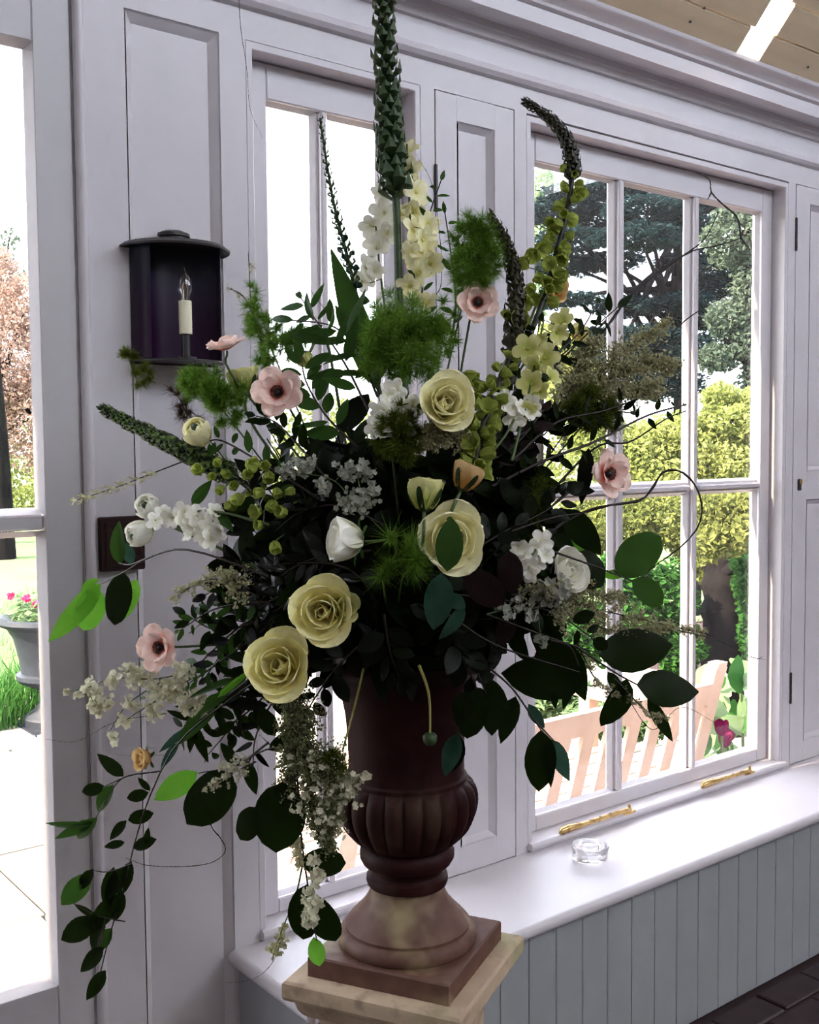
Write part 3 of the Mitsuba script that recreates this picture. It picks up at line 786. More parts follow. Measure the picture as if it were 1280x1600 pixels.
tree('yew', 'dark rounded evergreen bush at the foot of the pink tree', 'shrub', 'fol_cedar', [wb(0, 740, 18.5, 16, 24)], 1500, .08, seed=7)
t = thing('tree_stump', 'thick brown tree trunk standing on the lawn beyond the planter', 'tree')
q = far(6, 860, 17); g0 = far(6, 868, 17)
add('trunk', mikit.ply(tube(spline([g0 + [0, 0, -.3], q + [0, 0, .3], q + [-.02, 0, 1.6], q + [-.1, 0, 3.2]], 12), np.linspace(.2, .11, 12), 9), 'bark', smooth=True), t)
# far hedge that closes the garden
rg = np.random.default_rng(8)
hx = []
for k in range(34):
    a = math.radians(4 + k * 2.6); dd = 34 + 4 * rg.random()
    hx.append((np.array([math.sin(a) * dd, math.cos(a) * dd, .6 + rg.random() * .6]), np.array([1.6, 1.6, 1.5 + rg.random() * 1.2])))
k_ = add('boundary_hedge', mikit.ply(leaves(blob_points(hx, 34000, rg, .8), .20, 0, .6, rg), 'fol_lime'))
labels[k_] = {'label': 'long loose green hedge closing the garden behind the trees', 'category': 'hedge', 'kind': 'stuff'}

# trees seen through the wide window
d = 17
ced = []
for (u, v, ru, rv) in ((880, 330, 60, 24), (935, 345, 60, 26), (1010, 330, 70, 24), (1080, 318, 60, 20), (900, 375, 70, 18), (1000, 372, 80, 22), (1060, 360, 60, 22), (890, 415, 60, 16), (950, 410, 50, 14), (1075, 405, 40, 12), (1130, 425, 50, 24), (880, 470, 55, 12), (985, 480, 70, 16), (1060, 475, 50, 16), (1120, 450, 50, 18), (920, 530, 60, 18), (1010, 530, 60, 24), (1070, 545, 50, 30), (960, 570, 70, 26), (1040, 600, 70, 24), (1000, 290, 80, 14), (920, 300, 70, 12), (1100, 500, 40, 20)):
    ced.append(wb(u, v, d + rng.normal(0, .8), ru, rv, .7))
tree('cedar', 'great dark cedar with layered boughs behind the wide window', 'tree', 'fol_cedar', ced, 44000, .11, (ground_under(far(1062, 800, d + 1.2)), far(1062, 300, d + 1.0)), .19, flat=.5, seed=9, branches=20, aspect=.4)
d = 14
tree('conifer', 'grey green conifer filling the upper right pane of the wide window', 'tree', 'fol_conifer', [wb(1150, 370, d, 55, 50), wb(1190, 450, d, 50, 60), wb(1140, 500, d, 40, 34), wb(1175, 530, d, 50, 40), wb(1120, 560, d, 36, 24), wb(1195, 590, d, 40, 36), wb(1165, 330, d, 40, 24), wb(1230, 420, d, 50, 120)], 17000, .075, (ground_under(far(1180, 800, d)), far(1165, 360, d)), .15, seed=10, branches=7)
d = 20
tree('pale_tree', 'pale feathery tree behind the top of the curved flower spike, in the first pane', 'tree', 'fol_pale', [wb(850, 300, d, 30, 40), wb(845, 380, d, 26, 40), wb(830, 450, d, 40, 50)], 2600, .09, (ground_under(far(840, 800, d)), far(848, 330, d)), .1, seed=11)
d = 11
tree('maple', 'bright yellow green maple lit by the sun across the middle of the wide window', 'tree', 'fol_yellow', [wb(1140, 662, d, 60, 40), wb(1190, 680, d, 50, 50), wb(1060, 690, d, 60, 46), wb(1000, 700, d, 60, 40), wb(930, 680, d, 50, 50), wb(1130, 720, d, 70, 40), wb(1180, 630, d, 36, 26), wb(1125, 620, d, 30, 20), wb(900, 610, d, 46, 50), wb(1020, 740, d, 70, 30), wb(870, 560, d, 40, 60)], 28000, .060, (ground_under(far(1080, 800, d)), far(1080, 690, d)), .10, seed=12, branches=8)
d = 8.5
tree('lime_shrub', 'soft yellow green shrub below the cross bar of the wide window', 'shrub', 'fol_lime', [wb(1108, 850, 5.9, 34, 34), wb(1150, 838, 5.9, 36, 30), wb(1112, 800, 6.0, 40, 34), wb(1160, 800, 6.0, 40, 30), wb(1140, 810, d, 70, 60), wb(1050, 810, d, 70, 50), wb(960, 820, d, 70, 60), wb(1190, 850, d, 50, 50), wb(900, 830, d, 40, 60), wb(1110, 860, d, 60, 50)], 17000, .05, seed=13)
d = 6.2
tree('green_shrub', 'deep green leafy shrub behind the big round leaves at the right', 'shrub', 'fol_green', [wb(1040, 935, d, 50, 60), wb(985, 960, d, 50, 60), wb(1060, 1010, d, 40, 50), wb(960, 900, d, 50, 34), wb(900, 990, d, 60, 60)], 9000, .05, seed=14, flat=.3)
tree('fern_shrub', 'fresh green ferny shrub beside the dark trunk in the right hand pane', 'shrub', 'fol_green', [wb(1178, 910, d, 34, 50), wb(1190, 990, d, 36, 60), wb(1170, 880, d, 30, 24), wb(1210, 940, d, 40, 80)], 6000, .045, seed=15)
t = thing('dark_tree', 'thick dark trunk with a broken stub between the green shrubs', 'tree')
g0 = far(1132, 1075, 6.4); g0[2] = GZ - .05
add('trunk', mikit.ply(tube(spline([g0, far(1128, 1000, 6.4), far(1126, 930, 6.4), far(1124, 880, 6.45), far(1120, 840, 6.5)], 22), np.linspace(.14, .08, 22) * (1 + .12 * np.sin(np.arange(22) * 1.7)), 10), 'bark', smooth=True), t)
add('bough', mikit.ply(tube(spline([far(1124, 900, 6.4), far(1160, 880, 6.3), far(1200, 850, 6.2)], 8), np.linspace(.05, .02, 8), 7), 'bark', smooth=True), t)
tree('pale_planting', 'pale minty low plants behind the top rail of the bench', 'plant', 'fol_pale', [wb(880, 1085, 5.2, 50, 34), wb(830, 1090, 5.2, 40, 40), wb(940, 1120, 5.0, 60, 30), wb(1010, 1130, 5.0, 50, 26)], 5000, .05, seed=16, flat=.4)
# border with broad leaves, tulips
rg = np.random.default_rng(17)
def broad(nu=5):
    v = []
    for i, t_ in enumerate(np.linspace(0, 1, nu)):
        w = .5 * math.sin(math.pi * min(1, t_ * .93 + .05)) ** .8 * .5
        z = .25 * t_ - .35 * t_ * t_
        v += [(t_, -w, z + .1 * w), (t_, 0, z), (t_, w, z + .1 * w)]
    f = []
    for i in range(nu - 1):
        for j in range(2):
            a_ = i * 3 + j
            f.append([a_, a_ + 3, a_ + 4, a_ + 1])
    return np.array(v), np.array(f)
bv = mikit.ply(broad(), 'fol_pale', smooth=True); bg = mikit.ply(broad(), 'fol_green', smooth=True)
t = thing('border_plant', 'broad leaved green plants growing behind the right hand bench post', 'plant')
for k in range(46):
    q = far(rg.uniform(1080, 1215), rg.uniform(1060, 1190), rg.uniform(4.2, 5.0))
    dd = np.array([rg.normal(), rg.normal(), .9 + rg.random()])
    add('leaf', moved(bv if k % 3 else bg, frame(q - unit(dd) * .05, dd, rg.normal(size=3) - FWD, .10 + .12 * rg.random())), t)
def tulip(label, u, v, d, m, group=None, h=.07):
    t = thing('tulip', label, 'tulip', group)
    c = far(u, v, d); g = np.array([c[0] + .02, c[1], GZ])
    add('stem', mikit.ply(tube(spline([g, (g + c) / 2 + [.02, 0, 0], c], 8), .006, 5), 'stem_green'), t)
    for k in range(5):
        a_ = k * 1.257
        cup = petal(h, h * .62, .004, .9, -.25, 30, .0, k)
        add('petal', moved(mikit.ply(cup[0:2], m, smooth=True), zframe(c, (0, 0, 1), a_)), t)

for k, (u, v) in enumerate(((1127, 1150), (1133, 1168), (1140, 1157))):
    tulip(['uppermost', 'lowest', 'rightmost'][k] + ' of three dark purple tulips beside the right hand bench post', u, v, 4.15 + .1 * k, 'flower_purple', 'purple tulips by the bench')
tulip('pale green tulip bud standing above the border leaves outside', 1157, 1076, 4.3, 'fol_pale', None, .08)

# ------------------------------------------------------------------ the arrangement: kinds of leaf, petal and flower
TOCAM = -FWD
HEART = np.array([UX, UY, 1.235])               # where the stems meet in the mouth of the urn


def od(u, v):
    """How far the rounded mass of flowers stands out at this place."""
    r2 = ((u - 640) / 470) ** 2 + ((v - 840) / 440) ** 2
    return .33 * math.sqrt(max(0.0, 1 - r2)) - .02


def Q(u, v, o=None):
    return P(u, v, od(u, v) if o is None else o)


def facing(du=0.0, dv=0.0):
    """Direction towards the camera, leaning du to the right and dv up."""
    return unit(TOCAM + RIGHT * du + UP * dv)


LEAF = {}


def leaf_ply(kind, m, k):
    key = (kind, m, k)
    if key not in LEAF:
        W, fold, bend, wave, peak = {'slim': (.24, .2, .3, .03, .40), 'lance': (.36, .22, .3, .04, .42), 'oval': (.52, .16, .25, .05, .46), 'round': (.70, .12, .2, .05, .50), 'strap': (.13, .3, .2, .02, .35)}[kind]
        f = [1, .6, 1.3, .9][k]; b = [1, -.4, 1.9, .3][k]
        LEAF[key] = mikit.ply(leaf_mesh(W * [1, 1.06, .95, 1.1][k], fold * f, bend * b, wave * [1, 2, .5, 1.4][k], peak, k * 2.1, 10 if kind == 'round' else 8, 4, {'round': .52, 'oval': .70}.get(kind, .82)), m, smooth=True)
    return LEAF[key]


def put_leaf(parent, b, e, kind, m, nrm=None, name='leaf', k=None, wid=1.0):
    L = np.linalg.norm(e - b)
    if nrm is None:
        nrm = TOCAM + rng.normal(0, .35, 3) + UP * .25
    return add(name, moved(leaf_ply(kind, m, int(rng.integers(4)) if k is None else k), frame(b, e - b, nrm, (L, L * wid, L))), parent)


def stem_part(parent, pts, r0=.0022, r1=.0010, m='stem_green', n=16, name='stem', sides=5):
    c = spline(pts, n)
    add(name, mikit.ply(tube(c, np.linspace(r0, r1, len(c)), sides), m, smooth=True), parent)
    return c


def to_heart(p, direction=None, lift=.0):
    """Control points of a stem that rises out of the urn's mouth and ends at p."""
    s = HEART + np.array([rng.normal(0, .025), rng.normal(0, .025), -.03])
    mid = (s * .5 + p * .5) + np.array([0, 0, .03 + lift])
    pts = [s, mid, p]
    if direction is not None:
        pts = [s, mid, p - unit(direction) * .05, p]
    return pts


def branch(label, path, kind, L, n, m='leaf_dark_thin', group=None, name='leafy_branch', category='foliage', r=.0022, start=.12, spread=.85, sm='stem_dark', root=False, taper=.35, jit=.25):
    """A stem through the picture places (u, v[, o]) with alternate leaves."""
    t = thing(name, label, category, group)
    pts = [P(q[0], q[1], od(q[0], q[1]) - .055) if len(q) == 2 else P(*q) for q in path]
    if root:
        pts = [HEART + rng.normal(0, .02, 3)] + pts
    c = stem_part(t, pts, r, r * .45, sm, 18)
    for i in range(n):
        f = start + (1 - start) * (i + .5) / n
        j = min(int(f * 17), 16); q = c[j] + (c[j + 1] - c[j]) * (f * 17 - j)
        tg = unit(c[j + 1] - c[j]); side = unit(np.cross(tg, TOCAM)) * (1 if i % 2 else -1)
        if i >= n - 1:
            d = tg
        else:
            d = unit(tg * (.55 + .3 * rng.random()) + side * spread + rng.normal(0, jit, 3) + TOCAM * rng.normal(.1, .3))
        Li = L * (1 - taper * f) * (.8 + .4 * rng.random())
        put_leaf(t, q + d * .004, q + d * Li, kind, m)
    return t


def spray(label, stems, lv, group=None, name='leafy_branch', category='foliage', sm='stem_dark', r=.002, m='leaf_dark_thin', kind='oval'):
    """A branch whose leaves are given one by one: (base u, v, tip u, v, kind, material, offset at base, at tip, width)."""
    t = thing(name, label, category, group)
    for s in stems:
        stem_part(t, [P(*q) if len(q) == 3 else Q(*q) for q in s], r, r * .5, sm)
    for q in lv:
        bu, bv, tu, tv = q[:4]
        kd = q[4] if len(q) > 4 and q[4] else kind
        mm = q[5] if len(q) > 5 and q[5] else m
        o0 = q[6] if len(q) > 6 and q[6] is not None else od((bu + tu) / 2, (bv + tv) / 2)
        o1 = q[7] if len(q) > 7 and q[7] is not None else o0 + rng.normal(0, .012)
        put_leaf(t, P(bu, bv, o0), P(tu, tv, o1), kd, mm, wid=q[8] if len(q) > 8 else 1.0, nrm=TOCAM + rng.normal(0, .22, 3) + UP * .15)
    return t


PET = {}


def pet(key, m, *a, **k):
    kk = (key, m)
    if kk not in PET:
        V, Fq, UVs = petal(*a, **k)
        PET[kk] = mikit.ply((V, Fq), m, smooth=True, uv=UVs)
    return PET[kk]


def rose(label, u, v, dia, face, m='petal_yellow', o=None, openness=1.0, n=21, stem=True, sepals=True, leaf=False, group=None, kind='rose', stretch=1.0):
    """A double rose: a wound heart, cupped petals round it, the outer ones turned back."""
    t = thing(kind, label, 'rose')
    o = od(u, v) + .035 if o is None else o
    R = dia / 2 / FOC * (D0 - o)
    c = Q(u, v, o); z = unit(face)
    base = c - z * R * .75
    for i in range(n):
        f = i / (n - 1)
        r0 = R * (.03 + .10 * f)
        if f < .35:
            a0, a1, L, W, cup = .30 + .5 * f, -.28 - .2 * f, R * (1.02 + .25 * f), R * (.55 + 1.0 * f), 1 / (R * (.16 + .85 * f))
        elif f < .7:
            a0, a1, L, W, cup = .55 + .5 * (f - .35), -.16 + .9 * (f - .35) * openness, R * 1.28, R * 1.35, 1 / (R * (.55 + .8 * (f - .35)))
        else:
            a0, a1, L, W, cup = .80 + .75 * (f - .7) * openness, .12 + 2.2 * (f - .7) * openness, R * (1.36 + .25 * (f - .7)), R * 1.75, 1 / (R * 1.05)
        d = pet(('rose', i, round(R, 4), openness), m, L, W, r0, a0, a1, cup, R * .035 * f, i, 9, .45, 1.3, (0, .14, .28, .42, .56, .69, .80, .89, .95, .985, 1.0))
        add('petal', moved(d, zframe(base, z, i * 2.3999 + .4)), t)
    if sepals:
        for k in range(5):
            d = pet(('sepal', round(R, 4)), 'leaf_mid_thin', R * .95, R * .30, R * .10, 1.0, 1.9, 6, 0, 0, 3, .8, 1.2)
            add('sepal', moved(d, zframe(base - z * R * .05, z, k * 1.2566)), t)
    if stem:
        stem_part(t, to_heart(base - z * .003, z), .0028, .0026, 'stem_green', 14)
    return t


def back_rose(label, u, v, dia, face, m, o=None):
    """A cup-shaped bloom seen from outside, its sepals spread on the petals."""
    t = thing('rose', label, 'rose')
    o = od(u, v) + .03 if o is None else o; R = dia / 2 / FOC * (D0 - o); c = Q(u, v, o); z = unit(face); base = c - z * R * .6
    for i in range(11):
        f = i / 10
        d = pet(('cup', i, round(R, 4)), m, R * (1.45 + .1 * f), R * 1.5, R * (.05 + .05 * f), .95, -.15 + .35 * f, 1 / (R * .95), R * .04, i, 6, .5, .8)
        add('petal', moved(d, zframe(base, z, i * 2.3999)), t)
    for k in range(5):
        d = pet(('sep2', round(R, 4)), 'leaf_mid', R * 1.25, R * .30, R * .14, 1.05, .35, 4, 0, 0, 3, .8, .8)
        add('sepal', moved(d, zframe(base - z * R * .08, z, k * 1.2566 + .3)), t)
    stem_part(t, to_heart(base, z), .0028, .0026, 'stem_green', 14)
    return t


def ranunculus(label, u, v, dia, face, m='petal_white', o=None, n=20):
    t = thing('ranunculus', label, 'flower')
    o = od(u, v) + .03 if o is None else o; R = dia / 2 / FOC * (D0 - o); c = Q(u, v, o); z = unit(face); base = c - z * R * .8
    for i in range(n):
        f = i / (n - 1)
        d = pet(('ran', i, round(R, 4)), m, R * (1.45 + .15 * f), R * (.8 + .55 * f), R * (.02 + .05 * f), .85 + .35 * f, -1.05 + .55 * f, 1 / (R * (.35 + .6 * f)), 0, i, 5, .5, 1.0)
        add('petal', moved(d, zframe(base, z, i * 2.3999)), t)
    add('eye', mikit.ply(put(trimesh.creation.icosphere(2, R * .26), *(base + z * R * 1.05)), 'bud_green', smooth=True), t)
    stem_part(t, to_heart(base, z), .0026, .0024, 'stem_green', 14)
    return t


def poppy(label, u, v, dia, face, o=None, n=9, droop=0.0, m='petal_pink'):
    """An open pink bloom with a dark eye."""
    t = thing('anemone', label, 'flower')
    o = od(u, v) + .03 if o is None else o; R = dia / 2 / FOC * (D0 - o); c = Q(u, v, o); z = unit(face); base = c - z * R * .28
    for i in range(n):
        inner = i >= n - 4
        d = pet(('pop', i, round(R, 4)), m, R * (.86 if inner else 1.10), R * (.78 if inner else 1.02), R * .05, .95 if inner else 1.22, .70 if inner else 1.15, 1 / (R * (1.1 if inner else 1.6)), R * .07, i + seed_of(label), 6, .35, 1.0)
        add('petal', moved(d, zframe(base + z * (R * .03 if inner else 0), z, i * (6.2832 / (n - 4) if not inner else 1.571) + (.4 if inner else 0) + .1 * (i % 3))), t)
    add('eye', mikit.ply(put(trimesh.creation.icosphere(2, R * .155), *(base + z * R * .14)), 'flower_eye', smooth=True), t)
    nst = 26; rg = np.random.default_rng(seed_of(label))
    st = []
    for k in range(nst):
        a = k / nst * 6.283; q = zframe(base + z * R * .08, z, a)[:3, :3] @ np.array([.26, 0, .20 + .08 * rg.random()]) * R
        s = base + z * R * .08
        st.append(tube([s, s + q * .6, s + q], [R * .012, R * .012, R * .03], 3))
    add('stamens', mikit.ply(cat(st), 'flower_eye'), t, kind='stuff')
    stem_part(t, to_heart(base - z * .002, z), .0022, .0020, 'stem_green', 14)
    return t


def seed_of(s):
    return sum(ord(ch) * (i + 1) for i, ch in enumerate(s)) % 9973


def bell_ply(m, k):
    def make():
        ms = []
        for i in range(5):
            V, Fq, UVs = petal(1.0, .95, .10, .75, [.05, .5, -.1][k], 1.5, .03, i, 4, .6, .7, (0, .3, .6, .85, .96, 1.0))
            a = i * 1.2566
            R3 = np.array([[math.cos(a), -math.sin(a), 0], [math.sin(a), math.cos(a), 0], [0, 0, 1]])
            ms.append((V @ R3.T, np.vstack([Fq[:, [0, 1, 2]], Fq[:, [0, 2, 3]]])))
        ms.append(lathe([(.0001, -.05), (.11, 0), (.12, .05)], 6))
        return cat(ms)
    key = ('bell', m, k)
    if key not in PET:
        PET[key] = mikit.ply(make(), m, smooth=True)
    return PET[key]


def floret_ply(m, k):
    key = ('floret', m, k)
    if key not in PET:
        ms = []
        for i in range(5):
            V, Fq, UVs = petal(1.0, .85, .08, [.7, 1.0, 1.2][k], [1.6, 1.3, 1.9][k], .9, .07, i + k, 4, .4, 1.0, (0, .3, .6, .85, .96, 1.0))
            a = i * 1.2566 + k
            R3 = np.array([[math.cos(a), -math.sin(a), 0], [math.sin(a), math.cos(a), 0], [0, 0, 1]])
            ms.append((V @ R3.T, np.vstack([Fq[:, [0, 1, 2]], Fq[:, [0, 2, 3]]])))
        ms.append(trimesh.creation.icosphere(1, .14))
        ms.append(lathe([(.03, -.55), (.08, -.2), (.14, .05)], 6))
        m_ = cat(ms)
        PET[key] = mikit.ply(m_, m, smooth=True, uv=np.stack([np.full(len(m_.vertices), .5), np.clip(np.linalg.norm(m_.vertices[:, :2], axis=1), 0, 1)], 1))
    return PET[key]


def scales(c, f0, f1, n, size, rad, out=.7, rg=rng):
    """Small pointed bracts packed round a spike between two places of its stem."""
    vs, fs = [], []
    for i in range(n):
        f = f0 + (f1 - f0) * i / n
        x = f * (len(c) - 1); j = min(int(x), len(c) - 2); q = c[j] + (c[j + 1] - c[j]) * (x - j); tg = unit(c[j + 1] - c[j])
        a = i * 2.3999; e1 = unit(np.cross(tg, [.3, .5, .8])); e2 = np.cross(tg, e1)
        o = e1 * math.cos(a) + e2 * math.sin(a)
        rr = rad(f) if callable(rad) else rad; s = (size(f) if callable(size) else size) * (.8 + .4 * rg.random())
        d = unit(tg * .8 + o * out + rg.normal(0, .1, 3)); w = np.cross(tg, o) * s * .28
        b = q + o * rr * .35
        k = len(vs) and sum(len(v) for v in vs)
        vs.append(np.array([b - w * .5, b + w * .5, b + d * s * .5 + o * s * .22 + w, b + d * s * .5 + o * s * .22 - w, b + d * s + (tg * .25 - o * .1) * s, b + d * s * .5 + o * s * .34]))
        fs.append(np.array([[0, 1, 5], [1, 2, 5], [2, 4, 5], [4, 3, 5], [3, 0, 5]]) + k)
    return np.vstack(vs), np.vstack(fs)


def spike(label, path, buds, bells, name='flower_spike', m_stem='bud_dark', m_bud='bud_dark', m_bell='bell_green', r=(.0055, .003), bell_size=.021, bell_list=(), bud_n=170, bud_size=.014, part='bell', category='flower', bud_out=.7):
    """A tall spike: tight buds towards the tip, open green cups lower down."""
    t = thing(name, label, category)
    pts = [Q(*q) if len(q) == 2 else P(*q) for q in path]
    c = spline(pts, 44)
    add('stem', mikit.ply(tube(c, np.linspace(r[0], r[1], 44), 7), m_stem, smooth=True), t)
    if bud_n:
        add('buds', mikit.ply(scales(c, buds[0], buds[1], bud_n, lambda f: bud_size * (1.15 - .55 * (f - buds[0]) / (buds[1] - buds[0])), lambda f: .011 * (1.1 - .85 * (f - buds[0]) / (buds[1] - buds[0])), bud_out), m_bud), t, kind='stuff')
    nb_ = bells[2]
    for i in range(nb_):
        f = bells[0] + (bells[1] - bells[0]) * (i + .5) / nb_
        x = f * 43; j = min(int(x), 42); q = c[j]; tg = unit(c[j + 1] - c[j])
        a = i * 2.3999; e1 = unit(np.cross(tg, TOCAM)); e2 = np.cross(tg, e1)
        o = e1 * math.cos(a) + e2 * math.sin(a)
        d = unit(o + tg * .25 + rng.normal(0, .2, 3))
        s = bell_size * (1.2 - .55 * i / nb_) * (.85 + .3 * rng.random())
        add(part, moved(bell_ply(m_bell, int(rng.integers(3))), zframe(q + o * .006, d, rng.random() * 6, s)), t)
    for (u, v, *rest) in bell_list:
        o_ = rest[0] if rest else None
        q = Q(u, v, o_); d = unit(TOCAM * .5 + RIGHT * rng.normal(0, .6) + UP * rng.normal(-.2, .5))
        s = bell_size * (.9 + .35 * rng.random())
        add(part, moved(bell_ply(m_bell, int(rng.integers(3))), zframe(q - d * s * .5, d, rng.random() * 6, s)), t)
        near = c[np.argmin(np.linalg.norm(c - q, axis=1))]
        add('stalk', mikit.ply(tube([near, (near + q) / 2, q - d * s * .5], .0012, 4), 'stem_green'), t)
    return t


def florets(label, stem, pts, m, size, name='flower_sprig', category='flower', sm='stem_green', leaves_=()):
    t = thing(name, label, category)
    c = stem_part(t, [P(*q) if len(q) == 3 else Q(*q) for q in stem], .0028, .0015, sm, 20)
    for (u, v, *rest) in pts:
        q = Q(u, v, rest[0] if rest else None)
        d = unit(TOCAM + RIGHT * rng.normal(0, .6) + UP * rng.normal(0, .5))
        s = size * (.8 + .4 * rng.random())
        add('floret', moved(floret_ply(m, int(rng.integers(3))), zframe(q, d, rng.random() * 6, s)), t)
        near = c[np.argmin(np.linalg.norm(c - q, axis=1))]
        add('stalk', mikit.ply(tube([near, (near + q) / 2 - UP * .004, q - d * s * .4], .0010, 4), sm), t)
    for q in leaves_:
        put_leaf(t, Q(q[0], q[1]), Q(q[2], q[3]), 'lance', 'leaf_mid_thin')
    return t


def needles(cent, dirs, L, w, rg):
    n = len(cent); L = (L * (.6 + .8 * rg.random(n)))[:, None]
    s = np.cross(dirs, rg.normal(size=(n, 3))); s /= np.linalg.norm(s, axis=1, keepdims=True) + 1e-9
    v = np.stack([cent - s * w, cent + s * w, cent + dirs * L], 1).reshape(-1, 3); k = np.arange(n) * 3
    return v, np.stack([k, k + 1, k + 2], 1)


def fuzz(label, blobs, n, L, m, name='feathery_sprig', w=.0007, category='foliage', o=None, stem=True, radial=.8):
    """Thread-fine greenery: needles springing from short twigs inside the clumps. blobs: (u, v, ru, rv[, o])"""
    t = thing(name, label, category); rg = np.random.default_rng(seed_of(label))
    bl = []
    for b in blobs:
        oo = b[4] if len(b) > 4 else od(b[0], b[1])
        k = (D0 - oo) / FOC
        bl.append((P(b[0], b[1], oo), np.array([b[2] * k, min(b[2], b[3]) * k, b[3] * k])))
    K = max(12, n // 110)
    cen = blob_points(bl, K, rg, .35)
    pick = rg.integers(K, size=n)
    d = rg.normal(size=(n, 3)); d /= np.linalg.norm(d, axis=1, keepdims=True)
    mid0 = np.array([b[0] for b in bl]).mean(0)
    od_ = cen[pick] - mid0; od_ /= np.linalg.norm(od_, axis=1, keepdims=True) + 1e-9
    d = d + od_ * radial * .7; d /= np.linalg.norm(d, axis=1, keepdims=True)
    rad = np.array([b[1].mean() for b in bl]).mean() * .40
    pts = cen[pick] + d * (rad * rg.random(n) ** .6)[:, None]
    nearest = cen
    add('fronds', mikit.ply(needles(pts - d * L * .4, d, L, w, rg), m), t, kind='stuff')
    tw = []
    for k in range(16):
        q = cen[int(rg.integers(K))]; c0 = mid0 - UP * bl[0][1][2] * .2
        tw.append(tube([c0 - UP * bl[0][1][2] * .4, (c0 + q) / 2, q], [.001, .0008, .0004], 4))
    add('twigs', mikit.ply(cat(tw), m), t, kind='stuff')
    if stem:
        stem_part(t, to_heart(bl[0][0] - UP * bl[0][1][2] * .5), .0022, .0014, 'stem_green', 14)
    return t


def plume(label, paths, m, n, rad, size, name='plume', category='flower', sm='stem_dark', flat=.0, r=.0016, start=.1):
    """A fluffy flower head: crumb-sized florets on side twigs along the stems."""
    t = thing(name, label, category); rg = np.random.default_rng(seed_of(label))
    cs = []
    tw = []
    for path in paths:
        c = spline([Q(*q) if len(q) == 2 else P(*q) for q in path], 24)
        add('stem', mikit.ply(tube(c, np.linspace(r, r * .4, 24), 4), sm, smooth=True), t)
        k = n // len(paths); ns = max(6, k // 26)
        for i in range(ns):
            f = start + (1 - start) * (i + rg.random()) / ns
            q = c[min(int(f * 23), 23)]; tg = unit(c[min(int(f * 23) + 1, 23)] - c[max(int(f * 23) - 1, 0)])
            d = unit(rg.normal(size=3) + tg * .8); ln = rad * (1.25 - .8 * f) * (.6 + .8 * rg.random())
            tw.append(tube([q, q + d * ln * .6, q + d * ln + UP * -.1 * ln], [.0007, .0005, .0003], 3))
            mm = k // ns
            s = rg.random(mm) ** .7
            cs.append(q + d * (s * ln)[:, None] + rg.normal(0, rad * .10, (mm, 3)))
    cen = np.vstack(cs)
    add('side_twigs', mikit.ply(cat(tw), sm), t, kind='stuff')
    add('florets', mikit.ply(leaves(cen, size, 0, .9, rg, .5), m), t, kind='stuff')
    return t


def blossom_mesh(cent, size, rg):
    """Tiny five-petalled flowers, joined."""
    n = len(cent); vs, fs = [], []
    z = TOCAM + rg.normal(0, .7, (n, 3)); z /= np.linalg.norm(z, axis=1, keepdims=True)
    x = np.cross(z, rg.normal(size=(n, 3))); x /= np.linalg.norm(x, axis=1, keepdims=True); y = np.cross(z, x)
    s = (size * (.7 + .6 * rg.random(n)))[:, None]
    for k in range(5):
        a = k * 1.2566
        d = x * math.cos(a) + y * math.sin(a); e = -x * math.sin(a) + y * math.cos(a)
        vs.append(np.stack([cent, cent + (d * .6 + e * .42 + z * .18) * s, cent + (d * 1.0 + z * .22) * s, cent + (d * .6 - e * .42 + z * .18) * s], 1))
    v = np.stack(vs, 1).reshape(-1, 3); k = np.arange(n * 5) * 4
    return v, np.vstack([np.stack([k, k + 1, k + 2], 1), np.stack([k, k + 2, k + 3], 1)])


def lace(label, stems, blobs, n, size=.0048, m='blossom_white', name='white_blossom_spray', sm='stem_green', o=None):
    """Sprays of tiny white blossom. blobs: (u, v, r px)"""
    t = thing(name, label, 'flower'); rg = np.random.default_rng(seed_of(label))
    cs, tw = [], []
    lines = []
    for s in stems:
        c = spline([Q(*q) if len(q) == 2 else P(*q) for q in s], 16); lines.append(c)
        add('stem', mikit.ply(tube(c, np.linspace(.0016, .0007, 16), 4), sm, smooth=True), t)
    allc = np.vstack(lines)
    tot = sum(b[2] ** 2 for b in blobs)
    for b in blobs:
        oo = b[3] if len(b) > 3 else od(b[0], b[1])
        q = P(b[0], b[1], oo); k = max(6, int(n * b[2] ** 2 / tot)); rr = b[2] / 893
        d = rg.normal(size=(k, 3)); d /= np.linalg.norm(d, axis=1, keepdims=True)
        pts = q + d * rr * 1.35 * (rg.random(k) ** .5)[:, None]
        cs.append(pts)
        near = allc[np.argmin(np.linalg.norm(allc - q, axis=1))]
        tw.append(tube([near, (near + q) / 2, q], [.0009, .0008, .0006], 4))
        for j in range(0, k, 4):
            tw.append(tube([q, (q + pts[j]) / 2 - UP * .002, pts[j]], [.0006, .0005, .0004], 3))
    add('twigs', mikit.ply(cat(tw), sm), t, kind='stuff')
    add('blossoms', mikit.ply(blossom_mesh(np.vstack(cs), size, rg), m), t, kind='stuff')
    return t


def twig(label, paths, r=.0016, m='stem_dark', name='twig', category='twig', knob=0):
    t = thing(name, label, category)
    for i, p in enumerate(paths):
        c = spline([Q(*q) if len(q) == 2 else P(*q) for q in p], 30)
        rr = np.linspace(r, r * .35, 30) * (1 if i == 0 else .7) * (1 + (.25 * np.sin(np.arange(30) * 2.1) if knob else 0))
        add('stem' if i == 0 else 'side_shoot', mikit.ply(tube(c, rr, 6), m, smooth=True), t)
    return t

